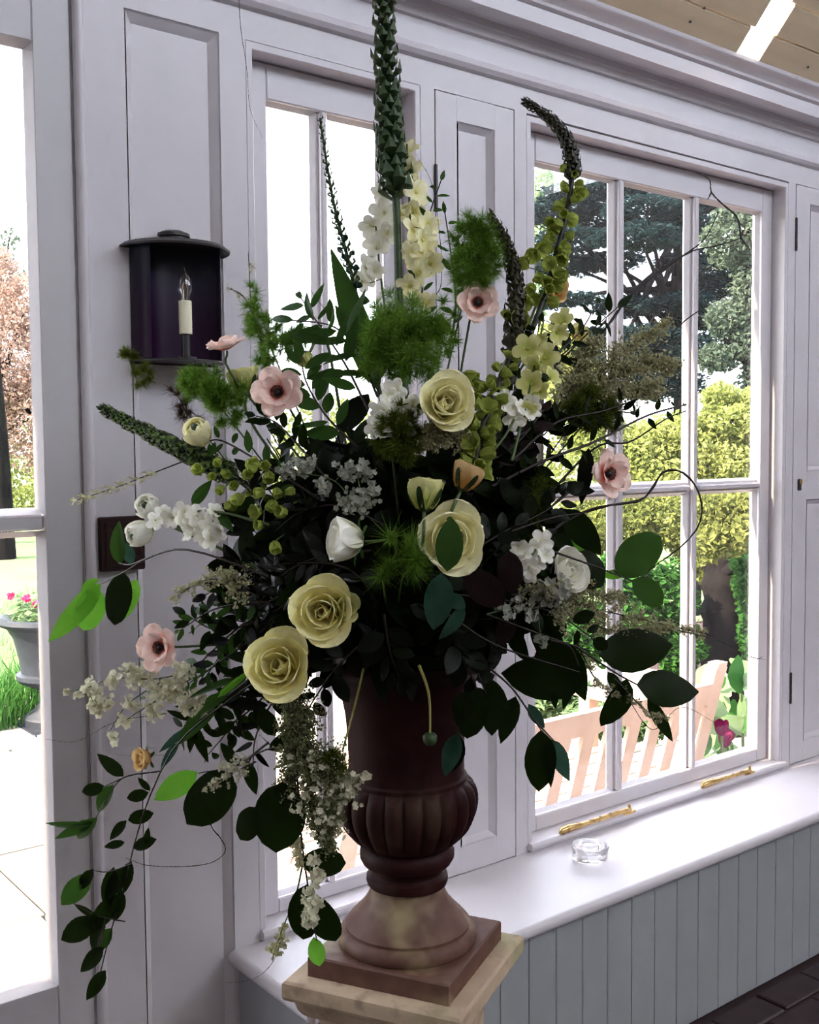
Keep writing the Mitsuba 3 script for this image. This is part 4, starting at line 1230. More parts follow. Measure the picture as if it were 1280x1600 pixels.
# ------------------------------------------------------------------ the arrangement: what stands in it
# dark leafy heart: moss in the mouth of the urn, leafy branches in every direction
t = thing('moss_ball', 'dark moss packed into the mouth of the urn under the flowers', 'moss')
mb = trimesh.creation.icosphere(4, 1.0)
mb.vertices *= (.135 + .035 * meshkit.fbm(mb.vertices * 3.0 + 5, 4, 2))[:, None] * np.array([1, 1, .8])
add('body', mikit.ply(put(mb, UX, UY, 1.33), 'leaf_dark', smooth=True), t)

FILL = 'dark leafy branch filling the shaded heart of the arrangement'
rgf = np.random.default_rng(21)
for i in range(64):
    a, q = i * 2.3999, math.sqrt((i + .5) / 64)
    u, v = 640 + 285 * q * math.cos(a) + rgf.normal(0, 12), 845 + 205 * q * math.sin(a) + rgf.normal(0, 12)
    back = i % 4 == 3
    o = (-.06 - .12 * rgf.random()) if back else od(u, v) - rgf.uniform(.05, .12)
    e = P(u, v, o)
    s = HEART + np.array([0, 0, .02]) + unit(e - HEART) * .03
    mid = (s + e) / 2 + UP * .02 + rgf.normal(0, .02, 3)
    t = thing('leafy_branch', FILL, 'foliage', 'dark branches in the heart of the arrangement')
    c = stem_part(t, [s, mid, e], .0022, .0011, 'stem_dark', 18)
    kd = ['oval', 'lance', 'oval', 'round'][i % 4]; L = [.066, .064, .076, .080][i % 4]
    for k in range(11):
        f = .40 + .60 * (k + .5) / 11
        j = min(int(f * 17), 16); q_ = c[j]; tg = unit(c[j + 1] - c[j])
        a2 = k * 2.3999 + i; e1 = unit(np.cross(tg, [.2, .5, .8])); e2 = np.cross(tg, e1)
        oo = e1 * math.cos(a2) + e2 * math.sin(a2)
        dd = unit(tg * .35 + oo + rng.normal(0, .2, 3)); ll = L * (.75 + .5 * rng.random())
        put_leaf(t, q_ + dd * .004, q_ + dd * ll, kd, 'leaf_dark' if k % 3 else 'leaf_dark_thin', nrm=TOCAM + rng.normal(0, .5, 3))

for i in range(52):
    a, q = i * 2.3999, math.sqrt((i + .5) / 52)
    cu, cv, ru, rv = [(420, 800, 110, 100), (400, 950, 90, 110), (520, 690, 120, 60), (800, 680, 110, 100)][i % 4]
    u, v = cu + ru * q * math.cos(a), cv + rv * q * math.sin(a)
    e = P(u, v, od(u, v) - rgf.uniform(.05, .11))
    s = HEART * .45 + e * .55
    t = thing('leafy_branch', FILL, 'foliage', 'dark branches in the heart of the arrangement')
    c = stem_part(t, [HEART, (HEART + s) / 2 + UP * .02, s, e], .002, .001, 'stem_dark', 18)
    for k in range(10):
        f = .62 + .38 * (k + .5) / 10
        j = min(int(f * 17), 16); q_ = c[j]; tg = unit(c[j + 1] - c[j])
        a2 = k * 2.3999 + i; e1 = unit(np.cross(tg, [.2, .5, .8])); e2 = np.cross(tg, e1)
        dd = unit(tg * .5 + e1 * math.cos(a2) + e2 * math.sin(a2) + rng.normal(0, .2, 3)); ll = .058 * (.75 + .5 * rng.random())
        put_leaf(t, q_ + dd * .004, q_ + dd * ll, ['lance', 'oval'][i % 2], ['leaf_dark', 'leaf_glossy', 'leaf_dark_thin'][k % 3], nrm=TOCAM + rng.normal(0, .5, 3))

# leafy branches by place
B = branch
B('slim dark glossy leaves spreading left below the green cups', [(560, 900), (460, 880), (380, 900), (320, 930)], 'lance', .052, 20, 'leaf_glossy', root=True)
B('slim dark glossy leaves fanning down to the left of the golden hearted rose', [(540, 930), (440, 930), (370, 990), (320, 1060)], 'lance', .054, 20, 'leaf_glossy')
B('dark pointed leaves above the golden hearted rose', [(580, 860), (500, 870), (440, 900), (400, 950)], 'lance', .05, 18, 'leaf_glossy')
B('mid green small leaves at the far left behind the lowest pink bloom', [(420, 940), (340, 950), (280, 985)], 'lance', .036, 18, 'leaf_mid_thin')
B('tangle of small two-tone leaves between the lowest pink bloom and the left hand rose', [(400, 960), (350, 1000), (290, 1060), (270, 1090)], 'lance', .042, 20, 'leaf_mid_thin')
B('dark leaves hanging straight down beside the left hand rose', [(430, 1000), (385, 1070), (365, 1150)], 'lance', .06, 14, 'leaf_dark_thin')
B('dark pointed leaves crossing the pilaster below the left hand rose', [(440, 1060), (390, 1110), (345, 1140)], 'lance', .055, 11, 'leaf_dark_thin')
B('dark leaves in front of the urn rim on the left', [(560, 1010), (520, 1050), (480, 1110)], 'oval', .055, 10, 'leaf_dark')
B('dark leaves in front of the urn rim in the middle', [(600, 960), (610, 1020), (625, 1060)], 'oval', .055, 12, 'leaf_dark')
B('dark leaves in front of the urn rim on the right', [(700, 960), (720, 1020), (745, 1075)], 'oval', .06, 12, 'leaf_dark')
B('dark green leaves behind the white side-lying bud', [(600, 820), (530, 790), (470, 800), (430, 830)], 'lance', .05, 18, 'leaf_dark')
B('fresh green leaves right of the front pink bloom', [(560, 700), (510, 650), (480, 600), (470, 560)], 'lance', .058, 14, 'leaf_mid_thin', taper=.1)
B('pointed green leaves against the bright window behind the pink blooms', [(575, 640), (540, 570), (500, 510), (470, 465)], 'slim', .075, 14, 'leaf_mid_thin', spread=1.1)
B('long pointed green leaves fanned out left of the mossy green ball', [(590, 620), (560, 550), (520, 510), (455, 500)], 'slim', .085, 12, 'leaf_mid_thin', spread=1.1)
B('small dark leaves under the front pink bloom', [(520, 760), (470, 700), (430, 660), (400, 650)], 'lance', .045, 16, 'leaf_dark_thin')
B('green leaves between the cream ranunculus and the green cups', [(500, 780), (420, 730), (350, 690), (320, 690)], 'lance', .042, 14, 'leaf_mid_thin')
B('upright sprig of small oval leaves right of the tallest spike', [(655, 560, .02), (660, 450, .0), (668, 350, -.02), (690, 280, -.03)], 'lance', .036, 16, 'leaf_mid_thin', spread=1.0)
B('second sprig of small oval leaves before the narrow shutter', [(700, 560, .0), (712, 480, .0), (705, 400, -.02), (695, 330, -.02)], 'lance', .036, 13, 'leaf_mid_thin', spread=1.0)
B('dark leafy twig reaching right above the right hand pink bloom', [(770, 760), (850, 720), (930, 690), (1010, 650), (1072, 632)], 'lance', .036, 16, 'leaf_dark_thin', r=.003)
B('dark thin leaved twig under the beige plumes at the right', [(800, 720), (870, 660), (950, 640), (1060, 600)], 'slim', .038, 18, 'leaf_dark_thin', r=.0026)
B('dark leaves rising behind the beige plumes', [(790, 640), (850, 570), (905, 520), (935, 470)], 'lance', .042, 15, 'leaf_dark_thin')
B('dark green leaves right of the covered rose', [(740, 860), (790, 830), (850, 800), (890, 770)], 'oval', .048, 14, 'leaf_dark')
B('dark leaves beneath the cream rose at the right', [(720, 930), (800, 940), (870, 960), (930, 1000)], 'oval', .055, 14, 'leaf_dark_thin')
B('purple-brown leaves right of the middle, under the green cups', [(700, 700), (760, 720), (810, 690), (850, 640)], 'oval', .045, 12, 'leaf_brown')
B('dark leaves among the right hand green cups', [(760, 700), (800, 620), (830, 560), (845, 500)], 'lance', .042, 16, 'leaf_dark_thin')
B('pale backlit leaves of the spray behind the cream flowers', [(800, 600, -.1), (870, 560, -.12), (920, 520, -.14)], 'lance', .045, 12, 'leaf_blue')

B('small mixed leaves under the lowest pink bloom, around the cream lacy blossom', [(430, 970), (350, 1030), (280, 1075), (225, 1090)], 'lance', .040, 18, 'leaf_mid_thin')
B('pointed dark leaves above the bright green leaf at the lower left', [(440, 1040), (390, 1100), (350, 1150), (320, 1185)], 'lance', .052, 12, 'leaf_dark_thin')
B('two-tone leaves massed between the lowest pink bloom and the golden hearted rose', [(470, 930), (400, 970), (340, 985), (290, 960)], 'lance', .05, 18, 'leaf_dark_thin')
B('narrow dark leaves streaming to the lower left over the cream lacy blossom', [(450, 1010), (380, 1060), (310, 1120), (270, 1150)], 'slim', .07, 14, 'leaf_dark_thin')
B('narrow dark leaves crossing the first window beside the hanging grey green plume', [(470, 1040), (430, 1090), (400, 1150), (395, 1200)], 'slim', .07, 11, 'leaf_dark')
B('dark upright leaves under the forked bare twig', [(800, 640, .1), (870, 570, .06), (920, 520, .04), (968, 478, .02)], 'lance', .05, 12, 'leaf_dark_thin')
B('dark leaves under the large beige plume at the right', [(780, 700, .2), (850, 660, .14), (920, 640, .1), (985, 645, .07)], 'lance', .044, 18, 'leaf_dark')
S = spray
S('broad dark leaf lying across the urn side at the right, with two smaller ones', [[(700, 960), (780, 1010), (905, 1050)], [(860, 1000), (890, 1010), (905, 1040)]],
  [(918, 1062, 782, 1056, 'oval', None, .12, .14), (880, 1002, 914, 1092, 'lance', None, .12, .10), (862, 985, 838, 1038, 'lance', None, .13, .12), (895, 1050, 880, 1110, 'lance', None, .1, .1, .7)])
S('two big dark pointed leaves reaching far right towards the window', [[(760, 960), (870, 1000), (940, 1022)], [(900, 1010), (960, 1050), (1000, 1072)]],
  [(936, 1024, 1048, 1008, 'oval', None, .08, .05), (995, 1070, 1089, 1082, 'oval', None, .06, .03), (980, 1060, 946, 1147, 'oval', None, .07, .06), (1012, 1092, 1053, 1160, 'slim', None, .05, .04), (950, 1050, 975, 1090, 'lance', None, .06, .06)])
S('two round green leaves lit from behind on the looping vine', [[(860, 860), (930, 885), (990, 908)], [(960, 892), (966, 894)]],
  [(962, 896, 1035, 838, 'round', 'leaf_mid_thin', .06, .05, .85), (988, 906, 1043, 946, 'round', 'leaf_mid_thin', .05, .04, .85), (940, 900, 985, 895, 'lance', 'leaf_bright', .06, .04, .8)])
S('curved dark leaves with one bright green leaf left of the looping vine', [[(800, 830), (860, 810), (920, 800)]],
  [(880, 795, 941, 868, 'lance', 'leaf_dark_thin', .1, .08, 1.1), (885, 872, 928, 828, 'oval', 'leaf_bright', .08, .07), (862, 835, 900, 862, 'oval', None, .13, .13), (900, 865, 945, 915, 'round', None, .12, .1), (920, 700, 908, 790, 'slim', 'leaf_dark', .1, .09)])
S('hanging sprig of dark leaves right of the urn', [[(760, 1040, .16), (800, 1075, .15), (835, 1125, .13), (848, 1145, .13)], [(835, 1125, .13), (868, 1160, .12)]],
  [(806, 1088, 783, 1160, 'lance', None, .14, .13), (826, 1100, 852, 1142, 'lance', 'leaf_blue', .13, .12), (846, 1140, 843, 1244, 'oval', None, .13, .12, .9), (862, 1156, 888, 1218, 'lance', 'leaf_blue', .12, .1), (865, 1078, 868, 1108, 'lance', None, .12, .12), (852, 1150, 862, 1232, 'slim', None, .12, .11)])
S('cluster of dark leaves hanging over the right flank of the urn', [[(720, 1010, .2), (745, 1050, .2), (760, 1085, .19)]],
  [(745, 1075, 735, 1163, 'round', None, .20, .19, .8), (772, 1078, 768, 1148, 'oval', None, .18, .17), (755, 1060, 795, 1110, 'lance', None, .18, .16), (730, 1080, 715, 1135, 'oval', None, .21, .2)])
S('single blue-green leaf hanging in front of the urn', [[(712, 1100, .17), (716, 1148, .16)]], [(716, 1146, 694, 1214, 'lance', 'leaf_blue', .16, .16, 1.1), (716, 1146, 706, 1216, 'lance', 'leaf_dark', .155, .15, 1.2)])
S('twisted blue-green leaves under the rose that has a leaf across it', [[(650, 900), (690, 900)]], [(690, 895, 680, 990, 'oval', 'leaf_blue', .36, .37), (700, 930, 727, 950, 'oval', 'leaf_blue', .36, .36, 1.3), (725, 945, 690, 1006, 'lance', 'leaf_blue', .35, .36)])
S('veined purple-brown leaves right of the covered rose', [[(700, 880), (730, 890)]], [(728, 893, 790, 950, 'round', 'leaf_brown', .33, .33, .9), (795, 860, 800, 930, 'oval', 'leaf_brown', .32, .31), (800, 960, 780, 1010, 'oval', 'leaf_brown', .26, .25)])
S('single green leaf lying across the yellow rose', [[(705, 905), (702, 893)]], [(699, 893, 706, 806, 'oval', 'leaf_mid_thin', .415, .425, .95)])
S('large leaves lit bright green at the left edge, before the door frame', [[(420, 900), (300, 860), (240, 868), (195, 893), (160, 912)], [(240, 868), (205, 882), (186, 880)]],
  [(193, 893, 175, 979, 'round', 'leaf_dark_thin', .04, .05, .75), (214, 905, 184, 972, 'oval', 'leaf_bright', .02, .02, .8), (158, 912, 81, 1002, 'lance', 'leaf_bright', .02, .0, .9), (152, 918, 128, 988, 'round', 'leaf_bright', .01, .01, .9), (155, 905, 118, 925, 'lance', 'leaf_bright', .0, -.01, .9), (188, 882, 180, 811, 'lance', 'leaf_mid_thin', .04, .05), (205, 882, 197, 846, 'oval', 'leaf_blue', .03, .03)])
S('round leaves hanging low at the left before the first window', [[(450, 1100, .22), (462, 1180, .2), (470, 1300, .18), (482, 1390, .17), (495, 1470, .17)], [(470, 1210, .2), (440, 1222, .19)], [(460, 1170, .2), (420, 1170, .18), (370, 1195, .16)]],
  [(442, 1222, 432, 1330, 'round', None, .19, .18, .98), (402, 1262, 374, 1313, 'round', 'leaf_dark_thin', .17, .16, .9), (472, 1346, 542, 1350, 'round', 'leaf_dark_thin', .18, .18, .9), (480, 1382, 468, 1478, 'round', None, .17, .17, .8), (488, 1398, 524, 1482, 'round', 'leaf_dark_thin', .175, .17, .8), (490, 1464, 501, 1517, 'oval', 'leaf_bright', .17, .17), (420, 1172, 470, 1140, 'lance', None, .18, .18), (430, 1150, 405, 1105, 'oval', None, .19, .19)])
S('two round leaves with a bright green one beside the low pilaster plume', [[(420, 1160, .17), (370, 1195, .15), (310, 1208, .12)]],
  [(362, 1208, 294, 1286, 'round', 'leaf_dark_thin', .14, .12, .85), (308, 1206, 239, 1252, 'lance', 'leaf_bright', .11, .1, 1.1), (372, 1198, 345, 1160, 'lance', None, .14, .13), (385, 1190, 400, 1240, 'lance', None, .14, .13)])
S('trailing stem of slim leaves hanging lowest at the left', [[(420, 1050, .2), (330, 1115, .14), (275, 1165, .1), (240, 1230, .08), (215, 1300, .06), (195, 1380, .05), (172, 1460, .04), (158, 1515, .03), (148, 1555, .03)]],
  [(198, 1282, 168, 1314, 'lance', None, .06, .06), (200, 1282, 240, 1270, 'oval', None, .06, .06), (195, 1316, 160, 1324, 'lance', None, .05, .05), (208, 1325, 244, 1310, 'oval', None, .06, .06), (228, 1320, 232, 1293, 'lance', None, .06, .06), (178, 1355, 162, 1430, 'slim', None, .05, .04, 1.3), (200, 1352, 160, 1412, 'lance', None, .05, .05), (182, 1398, 140, 1460, 'lance', None, .04, .04), (165, 1430, 132, 1508, 'slim', None, .04, .03, 1.3), (162, 1480, 124, 1520, 'lance', None, .04, .03), (165, 1516, 134, 1564, 'lance', None, .03, .03), (190, 1390, 178, 1450, 'lance', None, .05, .05), (205, 1345, 190, 1400, 'lance', None, .05, .05), (175, 1450, 150, 1490, 'lance', 'leaf_mid_thin', .04, .03)], r=.0018)
S('side shoot of slim leaves with a long thin leaf pointing left, by the door frame', [[(250, 1205, .09), (195, 1214, .08), (172, 1240, .07), (150, 1278, .06)], [(195, 1214, .08), (160, 1230, .07)]],
  [(193, 1213, 153, 1179, 'lance', None, .08, .07), (163, 1228, 123, 1240, 'oval', None, .07, .07), (178, 1226, 142, 1276, 'lance', 'leaf_mid_thin', .07, .06), (152, 1278, 110, 1317, 'lance', 'leaf_mid_thin', .06, .05), (148, 1282, 88, 1309, 'slim', 'leaf_mid_thin', .06, .05), (142, 1289, 62, 1288, 'strap', 'leaf_mid_thin', .06, .05), (232, 1238, 196, 1249, 'oval', None, .08, .08), (235, 1235, 215, 1215, 'lance', None, .08, .08)], r=.0015)
S('side shoot of slim leaves curling over the door frame near the bottom', [[(205, 1350, .06), (170, 1362, .05), (145, 1360, .05)], [(195, 1440, .05), (150, 1430, .04), (116, 1412, .03)]],
  [(146, 1358, 118, 1395, 'lance', None, .05, .04), (140, 1366, 95, 1416, 'oval', 'leaf_mid_thin', .04, .04, .9), (150, 1436, 94, 1470, 'oval', None, .04, .03, .9), (150, 1432, 115, 1413, 'slim', None, .04, .03), (160, 1437, 120, 1440, 'lance', None, .04, .03)], r=.0013)
S('long narrow green leaves streaming down left of the left hand rose', [[(430, 1030), (340, 1100), (285, 1150)]],
  [(390, 1050, 300, 1125, 'strap', 'leaf_mid_thin'), (370, 1060, 285, 1090, 'strap', 'leaf_mid_thin'), (350, 1080, 268, 1170, 'slim', 'leaf_mid_thin'), (310, 1110, 290, 1185, 'slim', 'leaf_dark_thin'), (290, 1140, 250, 1175, 'slim', 'leaf_blue'), (280, 1160, 245, 1205, 'slim', 'leaf_blue'), (300, 1130, 325, 1190, 'slim', 'leaf_dark_thin'), (340, 1090, 400, 1040, 'strap', 'leaf_bright')])
S('long thick strap leaf leaning against the bright first window', [[(600, 640, .0), (585, 590, .0)]], [(592, 610, 520, 395, 'strap', 'leaf_mid_thin', .0, -.06, 1.3), (575, 560, 600, 470, 'lance', 'leaf_mid_thin', -.02, -.04), (560, 540, 520, 470, 'slim', 'leaf_mid_thin', -.02, -.05), (585, 600, 610, 500, 'slim', 'leaf_mid_thin', 0, -.02)])

# roses
rose('pale yellow rose at the lower left, the lowest of the open roses', 435, 1041, 100, facing(-.15, .25), 'petal_yellow')
rose('yellow rose with a golden heart just above and right of the lowest rose', 503, 956, 96, facing(-.05, .08), 'petal_yellow')
rose('half hidden yellow rosebud tucked against the golden hearted rose', 540, 950, 52, facing(.75, .1), 'petal_lime', o=.31, openness=.4, n=14)
rose('big pale yellow rose with a green leaf lying across its middle', 705, 843, 98, facing(.08, .05), 'petal_cream', openness=1.1)
rose('cream green rose in the upper middle, over a grey lichen-like plume', 698, 629, 86, facing(.18, .15), 'petal_cream', openness=.9)
rose('white rosebud lying on its side left of the centre', 536, 843, 84, facing(-3.0, .35), 'petal_white', openness=.15, n=15)
back_rose('yellow bloom seen from behind with dark sepals, above the covered rose', 664, 776, 72, facing(-.2, -.15) * -.2 + UP * .75 + TOCAM * .05, 'petal_lime')
back_rose('faded apricot bloom turned away, right of the yellow bloom seen from behind', 728, 748, 62, UP * .8 + RIGHT * .35 - TOCAM * .1, 'petal_apricot')
rose('cream rose turned to the side at the right, among beige plumes', 888, 893, 74, facing(.7, .2), 'petal_white', o=.2, openness=.5, n=16)
back_rose('yellow green tulip shaped rose behind the two left hand pink blooms', 381, 597, 62, UP * .9 - RIGHT * .15 + TOCAM * .1, 'petal_lime', o=.02)
rose('small apricot rosebud low at the left on the trailing stems', 221, 1186, 40, facing(-.9, .1), 'petal_apricot', o=.12, openness=.25, n=13, stem=False)
rose('pale cream rose seen against the wide window behind the right hand spike', 846, 556, 62, facing(.5, .3), 'petal_cream', o=-.1, openness=.8, n=15)
rose('pale apricot rose behind the bend of the right hand spike', 868, 452, 44, facing(.4, .2), 'petal_apricot', o=-.06, openness=.8, n=13)
back_rose('small nodding pale green rosebud above the front pink bloom', 478, 558, 34, UP * -.4 + TOCAM * .3 - RIGHT * .3, 'petal_lime', o=.04)
rose('small yellow rose between the dark twigs at the upper right', 905, 520, 32, facing(.3, .2), 'petal_yellow', o=-.02, openness=.8, n=12)

ranunculus('round cream ranunculus at the left above the pointed green spike', 309, 675, 66, facing(-.25, .75), 'petal_cream', o=.15)
ranunculus('white ranunculus at the far left, the upper of two', 231, 792, 58, facing(-.25, .45), 'petal_white', o=.06)
ranunculus('white ranunculus at the far left, the lower of two, hanging sideways', 216, 834, 60, facing(-.9, -.25), 'petal_white', o=.07)

poppy('pink bloom with a dark eye in the upper middle, facing straight out', 747, 472, 64, facing(.12, .05), o=.08)
poppy('pink bloom seen edge-on, topmost at the left beside the lantern', 352, 538, 62, unit(UP * .9 + TOCAM * .35 - RIGHT * .2), o=.08)
poppy('large pink bloom with a dark eye at the left, below the edge-on one', 433, 612, 78, facing(-.05, .05), o=.23)
poppy('pink bloom with an orange heart lowest at the far left', 247, 1012, 74, facing(-.5, .1), o=.14)
poppy('pink bloom at the right, against the wide window', 955, 740, 76, facing(.65, .05), o=.12)

# white and lime flowers
florets('white stock with crowded florets beside the mossy tuft in the middle', [(625, 900, .0), (620, 760, .06), (615, 620, .20)], [(600, 640), (615, 628), (630, 640), (605, 660), (625, 655), (640, 650), (595, 655), (612, 672), (632, 668), (620, 612), (608, 618), (645, 632), (598, 678), (590, 668)], 'petal_white', .020)
florets('cluster of white bell florets hanging at the left under the upright white ranunculus', [(420, 820), (340, 800), (250, 800)], [(255, 800), (270, 808), (285, 815), (300, 820), (318, 812), (330, 820), (318, 838), (300, 835), (335, 800), (345, 828), (243, 812), (290, 800), (308, 806), (328, 842)], 'petal_white', .017, leaves_=[(300, 790, 330, 750), (340, 800, 365, 830)])
florets('cream florets climbing beside the tallest spike against the window edge', [(640, 600, .02), (645, 460, 0), (640, 320, -.03), (636, 225, -.05)], [(638, 240, -.05), (650, 300, -.03), (645, 360, -.02), (668, 352, -.02), (642, 395, 0), (662, 395, -.01), (655, 425, 0), (672, 412, 0), (640, 447, .01), (652, 474, .01), (668, 474, .01), (632, 335, -.03), (648, 330, -.03), (640, 270, -.04), (660, 375, -.01)], 'petal_cream', .025)
florets('pale florets left of the tallest spike, bright against the window', [(612, 560, -.06), (595, 430, -.08), (585, 330, -.1)], [(590, 388, -.08), (572, 418, -.08), (600, 332, -.09), (580, 352, -.1), (566, 440, -.08), (598, 300, -.09), (585, 425, -.08), (605, 365, -.08)], 'petal_white', .024)
florets('lime snapdragon florets on the right behind the cup spike', [(800, 720), (825, 620), (850, 500)], [(825, 545), (842, 572), (830, 600), (852, 560), (825, 640), (870, 520), (880, 505), (838, 530), (845, 612), (860, 590)], 'petal_lime', .021)
florets('white florets right of the cup spike above the dark leaves', [(740, 740), (790, 680), (815, 630)], [(812, 640), (795, 636), (825, 648), (805, 655), (785, 628), (832, 632)], 'petal_white', .019)
florets('grey white florets right of the covered rose', [(760, 920), (810, 890), (845, 850)], [(820, 865), (835, 855), (850, 868), (825, 885), (840, 880), (810, 852), (846, 846), (832, 896), (815, 878)], 'petal_white', .016)

# spikes
spike('tallest green spike rising out of the picture over the first window', [(640, 700, .05), (626, 520, .02), (620, 330, -.02), (608, 170, -.05), (598, -20, -.06), (594, -150, -.07)], (.42, .98), (0, 0, 0), m_stem='bud_green', m_bud='bud_green', r=(.0075, .006), bud_n=240, bud_size=.033, bud_out=.9)
spike('tall dark spike curving over before the wide window, with green cups', [(760, 700), (795, 600, .14), (845, 480, .05), (868, 400, .03), (888, 320, .02), (893, 245, .02), (870, 195, .03), (820, 158, .05)], (.64, 1.0), (.30, .70, 26), bell_list=[(815, 412, .05), (833, 398, .05), (846, 388, .05), (858, 372, .04), (852, 440, .06), (872, 428, .05), (880, 400, .04), (905, 300, .02), (858, 345, .03), (870, 350, .04)], r=(.006, .004), bud_n=210, bud_size=.016)
spike('pointed dark green spike reaching left, its open cups spread below', [(560, 850, .12), (450, 800, .12), (380, 752, .13), (300, 710, .12), (235, 678, .09), (162, 640, .06)], (.42, 1.0), (.20, .50, 8), bell_list=[(385, 742), (415, 728), (340, 722), (330, 745), (365, 760), (405, 770), (433, 770), (453, 768), (360, 790), (372, 783), (405, 820), (400, 800), (430, 855), (440, 800), (352, 740), (392, 725), (425, 790), (310, 735), (345, 765), (420, 745)], r=(.0045, .0035), bud_n=400, bud_size=.0195, m_bud='bud_fresh', bud_out=1.15, bell_size=.0165, )
spike('slender pale spike standing before the bright first window', [(600, 640, -.02), (570, 520, -.04), (545, 410, -.07), (520, 310, -.09), (500, 185, -.10)], (.40, 1.0), (.35, .62, 12), m_stem='bud_green', m_bud='bud_green', m_bell='leaf_blue', r=(.005, .002), bud_n=120, bud_size=.013, bell_size=.013)
spike('dark drooping spike in the upper middle with lime cups down its lower half', [(742, 760), (748, 690), (775, 610), (800, 540, .12), (806, 455, .08), (792, 385, .05), (766, 338, .03)], (.48, 1.0), (.05, .48, 30), bell_list=[(735, 590), (745, 625), (775, 615), (760, 650), (730, 660), (770, 665), (740, 690), (765, 690), (758, 722), (735, 706), (752, 605), (728, 625), (820, 470, .08), (790, 490, .1), (812, 500, .1), (830, 450, .06)], r=(.006, .005), bud_n=230, bud_size=.02)

# feathery greenery
fuzz('mossy round ball of fine green fronds in the middle of the upper mass', [(612, 522, 58, 56, .20), (655, 510, 46, 46, .18), (598, 562, 40, 34, .21), (645, 562, 46, 34, .22)], 15000, .014, 'needle_green', w=.0006)
fuzz('upright block of feathery green fronds before the narrow shutter', [(740, 375, 30, 48, .06), (758, 405, 30, 56, .07), (730, 420, 28, 48, .07)], 12000, .018, 'needle_green', w=.00055)
fuzz('green feathery tuft beside the round cream ranunculus', [(335, 605, 46, 36, .06), (360, 625, 40, 32, .08), (316, 592, 26, 20, .05)], 8000, .015, 'needle_green', w=.0007)
fuzz('misty green frond behind the pink blooms at the left, crossing the window edge', [(415, 510, 36, 30, -.04), (455, 525, 34, 20, -.04), (392, 480, 14, 44, -.05), (430, 545, 34, 28, .0)], 9000, .016, 'needle_green', w=.0005)
fuzz('small feathery sprig hanging at the foot of the wall lantern', [(205, 560, 24, 24, -.02), (215, 585, 20, 22, -.02)], 1600, .013, 'needle_moss', w=.0006, stem=False)
fuzz('moss green tuft below the white stock in the middle', [(612, 685, 32, 34), (628, 665, 30, 30), (640, 700, 34, 24)], 8000, .014, 'needle_moss', w=.0007)
fuzz('bright spiky green tuft right of the white side-lying bud', [(632, 868, 34, 34, .37), (655, 885, 28, 28, .37), (610, 890, 22, 22, .36)], 1100, .040, 'needle_green', w=.0007, radial=.6)
fuzz('dark moss coloured tuft below the beige plumes at the right', [(920, 635, 46, 36, .10), (940, 650, 34, 28, .10)], 6500, .014, 'needle_moss', w=.0006)
fuzz('brownish feathery tuft below the lantern, left of the green one', [(285, 620, 20, 32, -.0), (300, 640, 16, 20, .02)], 1100, .02, 'needle_brown', w=.0005)
fuzz('fine green threads at the right of the middle', [(842, 775, 18, 46, .2), (836, 830, 14, 20, .2)], 420, .035, 'needle_moss', w=.0005, radial=.4)
fuzz('soft green sprig above the middle, left of the upper pink bloom', [(690, 520, 26, 30, .06), (700, 490, 22, 26, .05), (675, 545, 22, 20, .1)], 2000, .018, 'needle_green', w=.0007)
fuzz('small green moss tuft hanging left of the urn body', [(520, 1182, 30, 14, .2), (535, 1195, 20, 12, .2)], 900, .018, 'needle_moss', w=.0007, stem=False)

# beige plumes
plume('large beige plume fanning to the upper right before the wide window', [[(850, 680, .08), (900, 620, .06), (960, 560, .04), (1046, 503, .0)], [(880, 660, .08), (940, 600, .05), (1010, 570, .03), (1052, 575, .02)], [(870, 640, .08), (905, 580, .06), (925, 535, .05)], [(900, 640, .08), (960, 620, .06), (1030, 605, .03)]], 'plume_beige', 13000, .040, .0050)
plume('grey green plume hanging low left of the urn', [[(450, 1080, .2), (470, 1140, .2), (480, 1220, .19), (500, 1310, .18)], [(470, 1090, .2), (460, 1150, .19), (450, 1250, .18)], [(485, 1160, .2), (520, 1230, .18), (510, 1330, .17)]], 'plume_olive', 13000, .034, .0046)
plume('long beige plume pointing right below the cream rose', [[(800, 920, .2), (880, 940, .12), (990, 965, .05), (1113, 992, .0)], [(830, 920, .18), (890, 960, .12), (960, 985, .06), (1050, 985, .03)], [(860, 930, .16), (900, 920, .12), (980, 940, .06)]], 'plume_beige', 6500, .030, .0044)
plume('grey lichen-like plume under the cream green rose', [[(740, 700), (700, 680), (655, 695)], [(735, 690), (715, 665), (675, 668)]], 'plume_beige', 3200, .026, .0044)
plume('small beige plume on the round leaves at the lower left', [[(400, 1190, .16), (360, 1210, .15), (318, 1235, .14)], [(390, 1190, .16), (345, 1200, .15)]], 'blossom_white', 900, .018, .0042)
plume('beige flower heads behind the dark leaves at the left', [[(400, 930), (330, 905), (270, 935)], [(390, 920), (345, 895)]], 'plume_beige', 1300, .024, .0045)
plume('small beige sprays among the big dark leaves at the right', [[(900, 1000, .1), (930, 1060, .08), (970, 1095, .07)], [(960, 1060, .08), (1010, 1110, .06), (1040, 1120, .05)], [(880, 960, .12), (850, 930, .14)]], 'plume_beige', 1300, .020, .0042)
plume('brownish plume right of the middle near the white florets', [[(800, 930), (850, 920), (890, 960)], [(830, 900), (870, 930), (880, 990)]], 'plume_beige', 1300, .022, .004)
plume('thin misty twiglets at the left between lantern and window', [[(420, 560, -.05), (395, 490, -.06), (388, 395, -.07)], [(410, 540, -.05), (385, 470, -.06), (360, 450, -.07)]], 'plume_beige', 260, .026, .003)

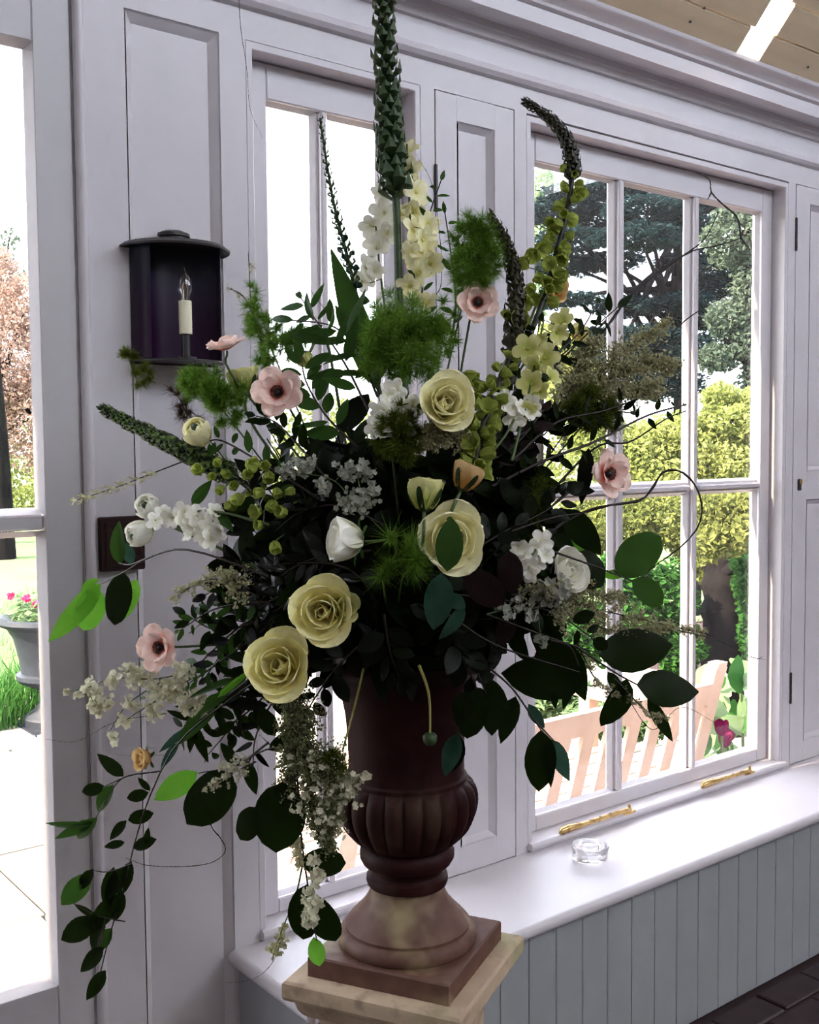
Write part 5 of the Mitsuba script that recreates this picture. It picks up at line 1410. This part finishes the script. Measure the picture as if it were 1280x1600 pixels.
# tiny white blossom
lace('lacy cream blossom spraying out at the far left below the lowest pink bloom', [[(330, 1040, .12), (250, 1060, .1), (180, 1060, .08), (135, 1075, .07)], [(260, 1060, .1), (200, 1100, .08), (170, 1145, .07)], [(300, 1060, .1), (220, 1110, .09), (190, 1130, .08)]],
     [(143, 1075, 13, .07), (160, 1095, 14, .07), (150, 1105, 10, .07), (175, 1060, 12, .08), (200, 1050, 10, .09), (215, 1062, 13, .09), (235, 1040, 12, .1), (250, 1080, 16, .1), (275, 1075, 18, .1), (205, 1100, 11, .08), (178, 1152, 8, .07), (285, 1050, 14, .11), (240, 1110, 12, .09), (195, 1125, 9, .08), (300, 1100, 16, .11), (122, 1085, 4, .06), (105, 1080, 3, .06)], 460, .0064)
lace('white clusters of tiny blossom in the dark left of the middle', [[(560, 800), (520, 750), (445, 738)], [(570, 790), (560, 745), (580, 730)]], [(445, 738, 12), (470, 732, 14), (485, 728, 10), (535, 738, 12), (560, 732, 14), (575, 745, 10), (505, 755, 10), (550, 775, 14), (565, 790, 12), (540, 795, 10), (580, 770, 12), (505, 765, 9)], 300, .0052, 'blossom_grey')
lace('white and lime blossom hanging beside the urn at the left', [[(500, 1160, .2), (530, 1210, .2), (560, 1240, .19)], [(480, 1200, .2), (500, 1300, .18)]], [(545, 1215, 16, .2), (562, 1215, 10, .2), (530, 1235, 16, .2), (550, 1245, 14, .19), (500, 1220, 22, .2), (480, 1250, 20, .2), (515, 1265, 20, .19), (470, 1180, 16, .2), (500, 1190, 14, .2), (530, 1300, 12, .18), (570, 1212, 8, .2), (500, 1285, 16, .19)], 210, .0055)
lace('white blossom lying on the lowest round leaves', [[(482, 1345, .19), (490, 1400, .185), (480, 1450, .185)]], [(490, 1340, 8, .2), (495, 1375, 10, .195), (485, 1400, 12, .195), (490, 1420, 12, .195), (482, 1440, 10, .195), (500, 1362, 7, .195)], 130, .006)
lace('small white flowers in the dark at the right of the middle', [[(760, 960), (800, 950), (840, 950)]], [(790, 955, 10), (810, 945, 8), (830, 960, 10), (850, 930, 14), (845, 1000, 8), (870, 920, 16)], 160, .0052, 'blossom_grey')
lace('trailing thread with tiny dried flowers beside the window sill', [[(475, 1340, .17), (462, 1400, .16), (440, 1455, .15), (425, 1500, .14)]], [(440, 1470, 8, .15), (430, 1485, 9, .145), (445, 1450, 5, .15), (470, 1345, 9, .17), (465, 1320, 8, .17)], 120, .005, 'plume_beige')

# seed stalk, twigs and tendrils
t = thing('seed_stalk', 'dry beaded seed stalk pointing left across the door bead', 'twig')
c = stem_part(t, [(P(*q)) for q in ((340, 700, .06), (250, 735, .05), (180, 762, .04), (112, 784, .03))], .0014, .0007, 'stem_dark', 24)
add('seeds', mikit.ply(scales(c, .35, 1.0, 46, .011, .003, .9), 'plume_beige'), t, kind='stuff')
twig('forked bare twig reaching to the top right pane of the wide window', [[(905, 560, .04), (945, 515, .02), (985, 462, .0), (1030, 425, -.02), (1078, 394, -.03), (1120, 384, -.04), (1158, 372, -.05)], [(1030, 425, -.02), (1070, 398, -.03), (1102, 372, -.03), (1124, 330, -.04)], [(1158, 372, -.05), (1152, 340, -.05), (1128, 318, -.05), (1112, 300, -.05), (1108, 280, -.05), (1085, 268, -.05)], [(1112, 300, -.05), (1106, 312, -.05)], [(1158, 372, -.05), (1172, 390, -.05)]], .0026, knob=1)
twig('thin dark twig below the forked one, crossing the second bar', [[(960, 590, .03), (1030, 540, .01), (1072, 500, .0), (1110, 475, -.01), (1150, 452, -.02)]], .0016)
twig('dark vine looping over the cross bar of the wide window and back', [[(830, 850, .12), (900, 806, .10), (950, 790, .09), (1000, 782, .08), (1020, 762, .08), (1036, 738, .08), (1062, 736, .08), (1085, 756, .07), (1097, 790, .07), (1090, 825, .06), (1060, 858, .06), (1022, 885, .05), (1005, 903, .05)]], .0026, knob=1)
twig('dark twig running right beneath the long dark leafy twig', [[(850, 780, .12), (930, 700, .08), (985, 690, .06), (1040, 655, .04), (1072, 642, .03)]], .0022)
twig('fine twig with thorny tip at the right edge of the wide window', [[(1060, 985, .03), (1120, 1000, .01), (1170, 1025, -.02), (1196, 1031, -.03)], [(1183, 1030, -.02), (1192, 1026, -.02)]], .0010)
twig('fine thread below the far right dark leaves', [[(980, 1090, .06), (1020, 1140, .05), (1065, 1105, .04), (1126, 1134, .02)]], .0007)
twig('curled tendril hanging before the pilaster below the round leaves', [[(325, 1250, .12), (330, 1290, .12), (345, 1310, .12), (352, 1330, .12), (330, 1348, .11), (285, 1354, .1), (230, 1352, .09), (195, 1340, .08)]], .0011, knob=1)
twig('loose thread curling down to the end of the sill', [[(442, 1462, .15), (425, 1505, .13), (395, 1530, .11), (352, 1536, .09)]], .0006)
twig('fine tendril crossing the door frame at the left', [[(260, 1115, .09), (180, 1128, .07), (120, 1158, .05), (70, 1155, .04)], [(260, 1180, .08), (180, 1180, .06)]], .0006)
twig('long loose thread hanging from the ceiling side at the upper left', [[(372, -40, -.05), (376, 40, -.05), (386, 110, -.05), (391, 170, -.05), (410, 215, -.06)]], .0006)
twig('stray fine stem before the narrow shutter', [[(660, 470, .0), (690, 440, -.01), (678, 300, -.02), (650, 240, -.03)]], .0008)
twig('wispy sprig with a frayed tip, small against the bright first window', [[(540, 520, -.06), (490, 460, -.08), (450, 390, -.10)], [(450, 390, -.1), (435, 375, -.1)], [(450, 390, -.1), (462, 372, -.1)], [(455, 398, -.1), (470, 402, -.1)]], .0007)
t = thing('yellow_stem', 'yellow green stem lying across the left of the urn', 'stem')
stem_part(t, [P(568, 1045, .2), P(555, 1100, .17), P(535, 1175, .17)], .0022, .0016, 'stem_yellow')
t = thing('drooping_bud', 'single round bud nodding on a yellow stem in front of the urn', 'bud')
stem_part(t, [P(655, 1040, .24), P(668, 1075, .22), P(672, 1110, .20), P(672, 1150, .19)], .0026, .0016, 'stem_yellow')
add('bud', mikit.ply(put(lathe([(.0001, -.011), (.007, -.010), (.0115, -.003), (.0115, .004), (.007, .009), (.0001, .010)], 14), *P(672, 1154, .19)), 'bud_green', smooth=True), t)
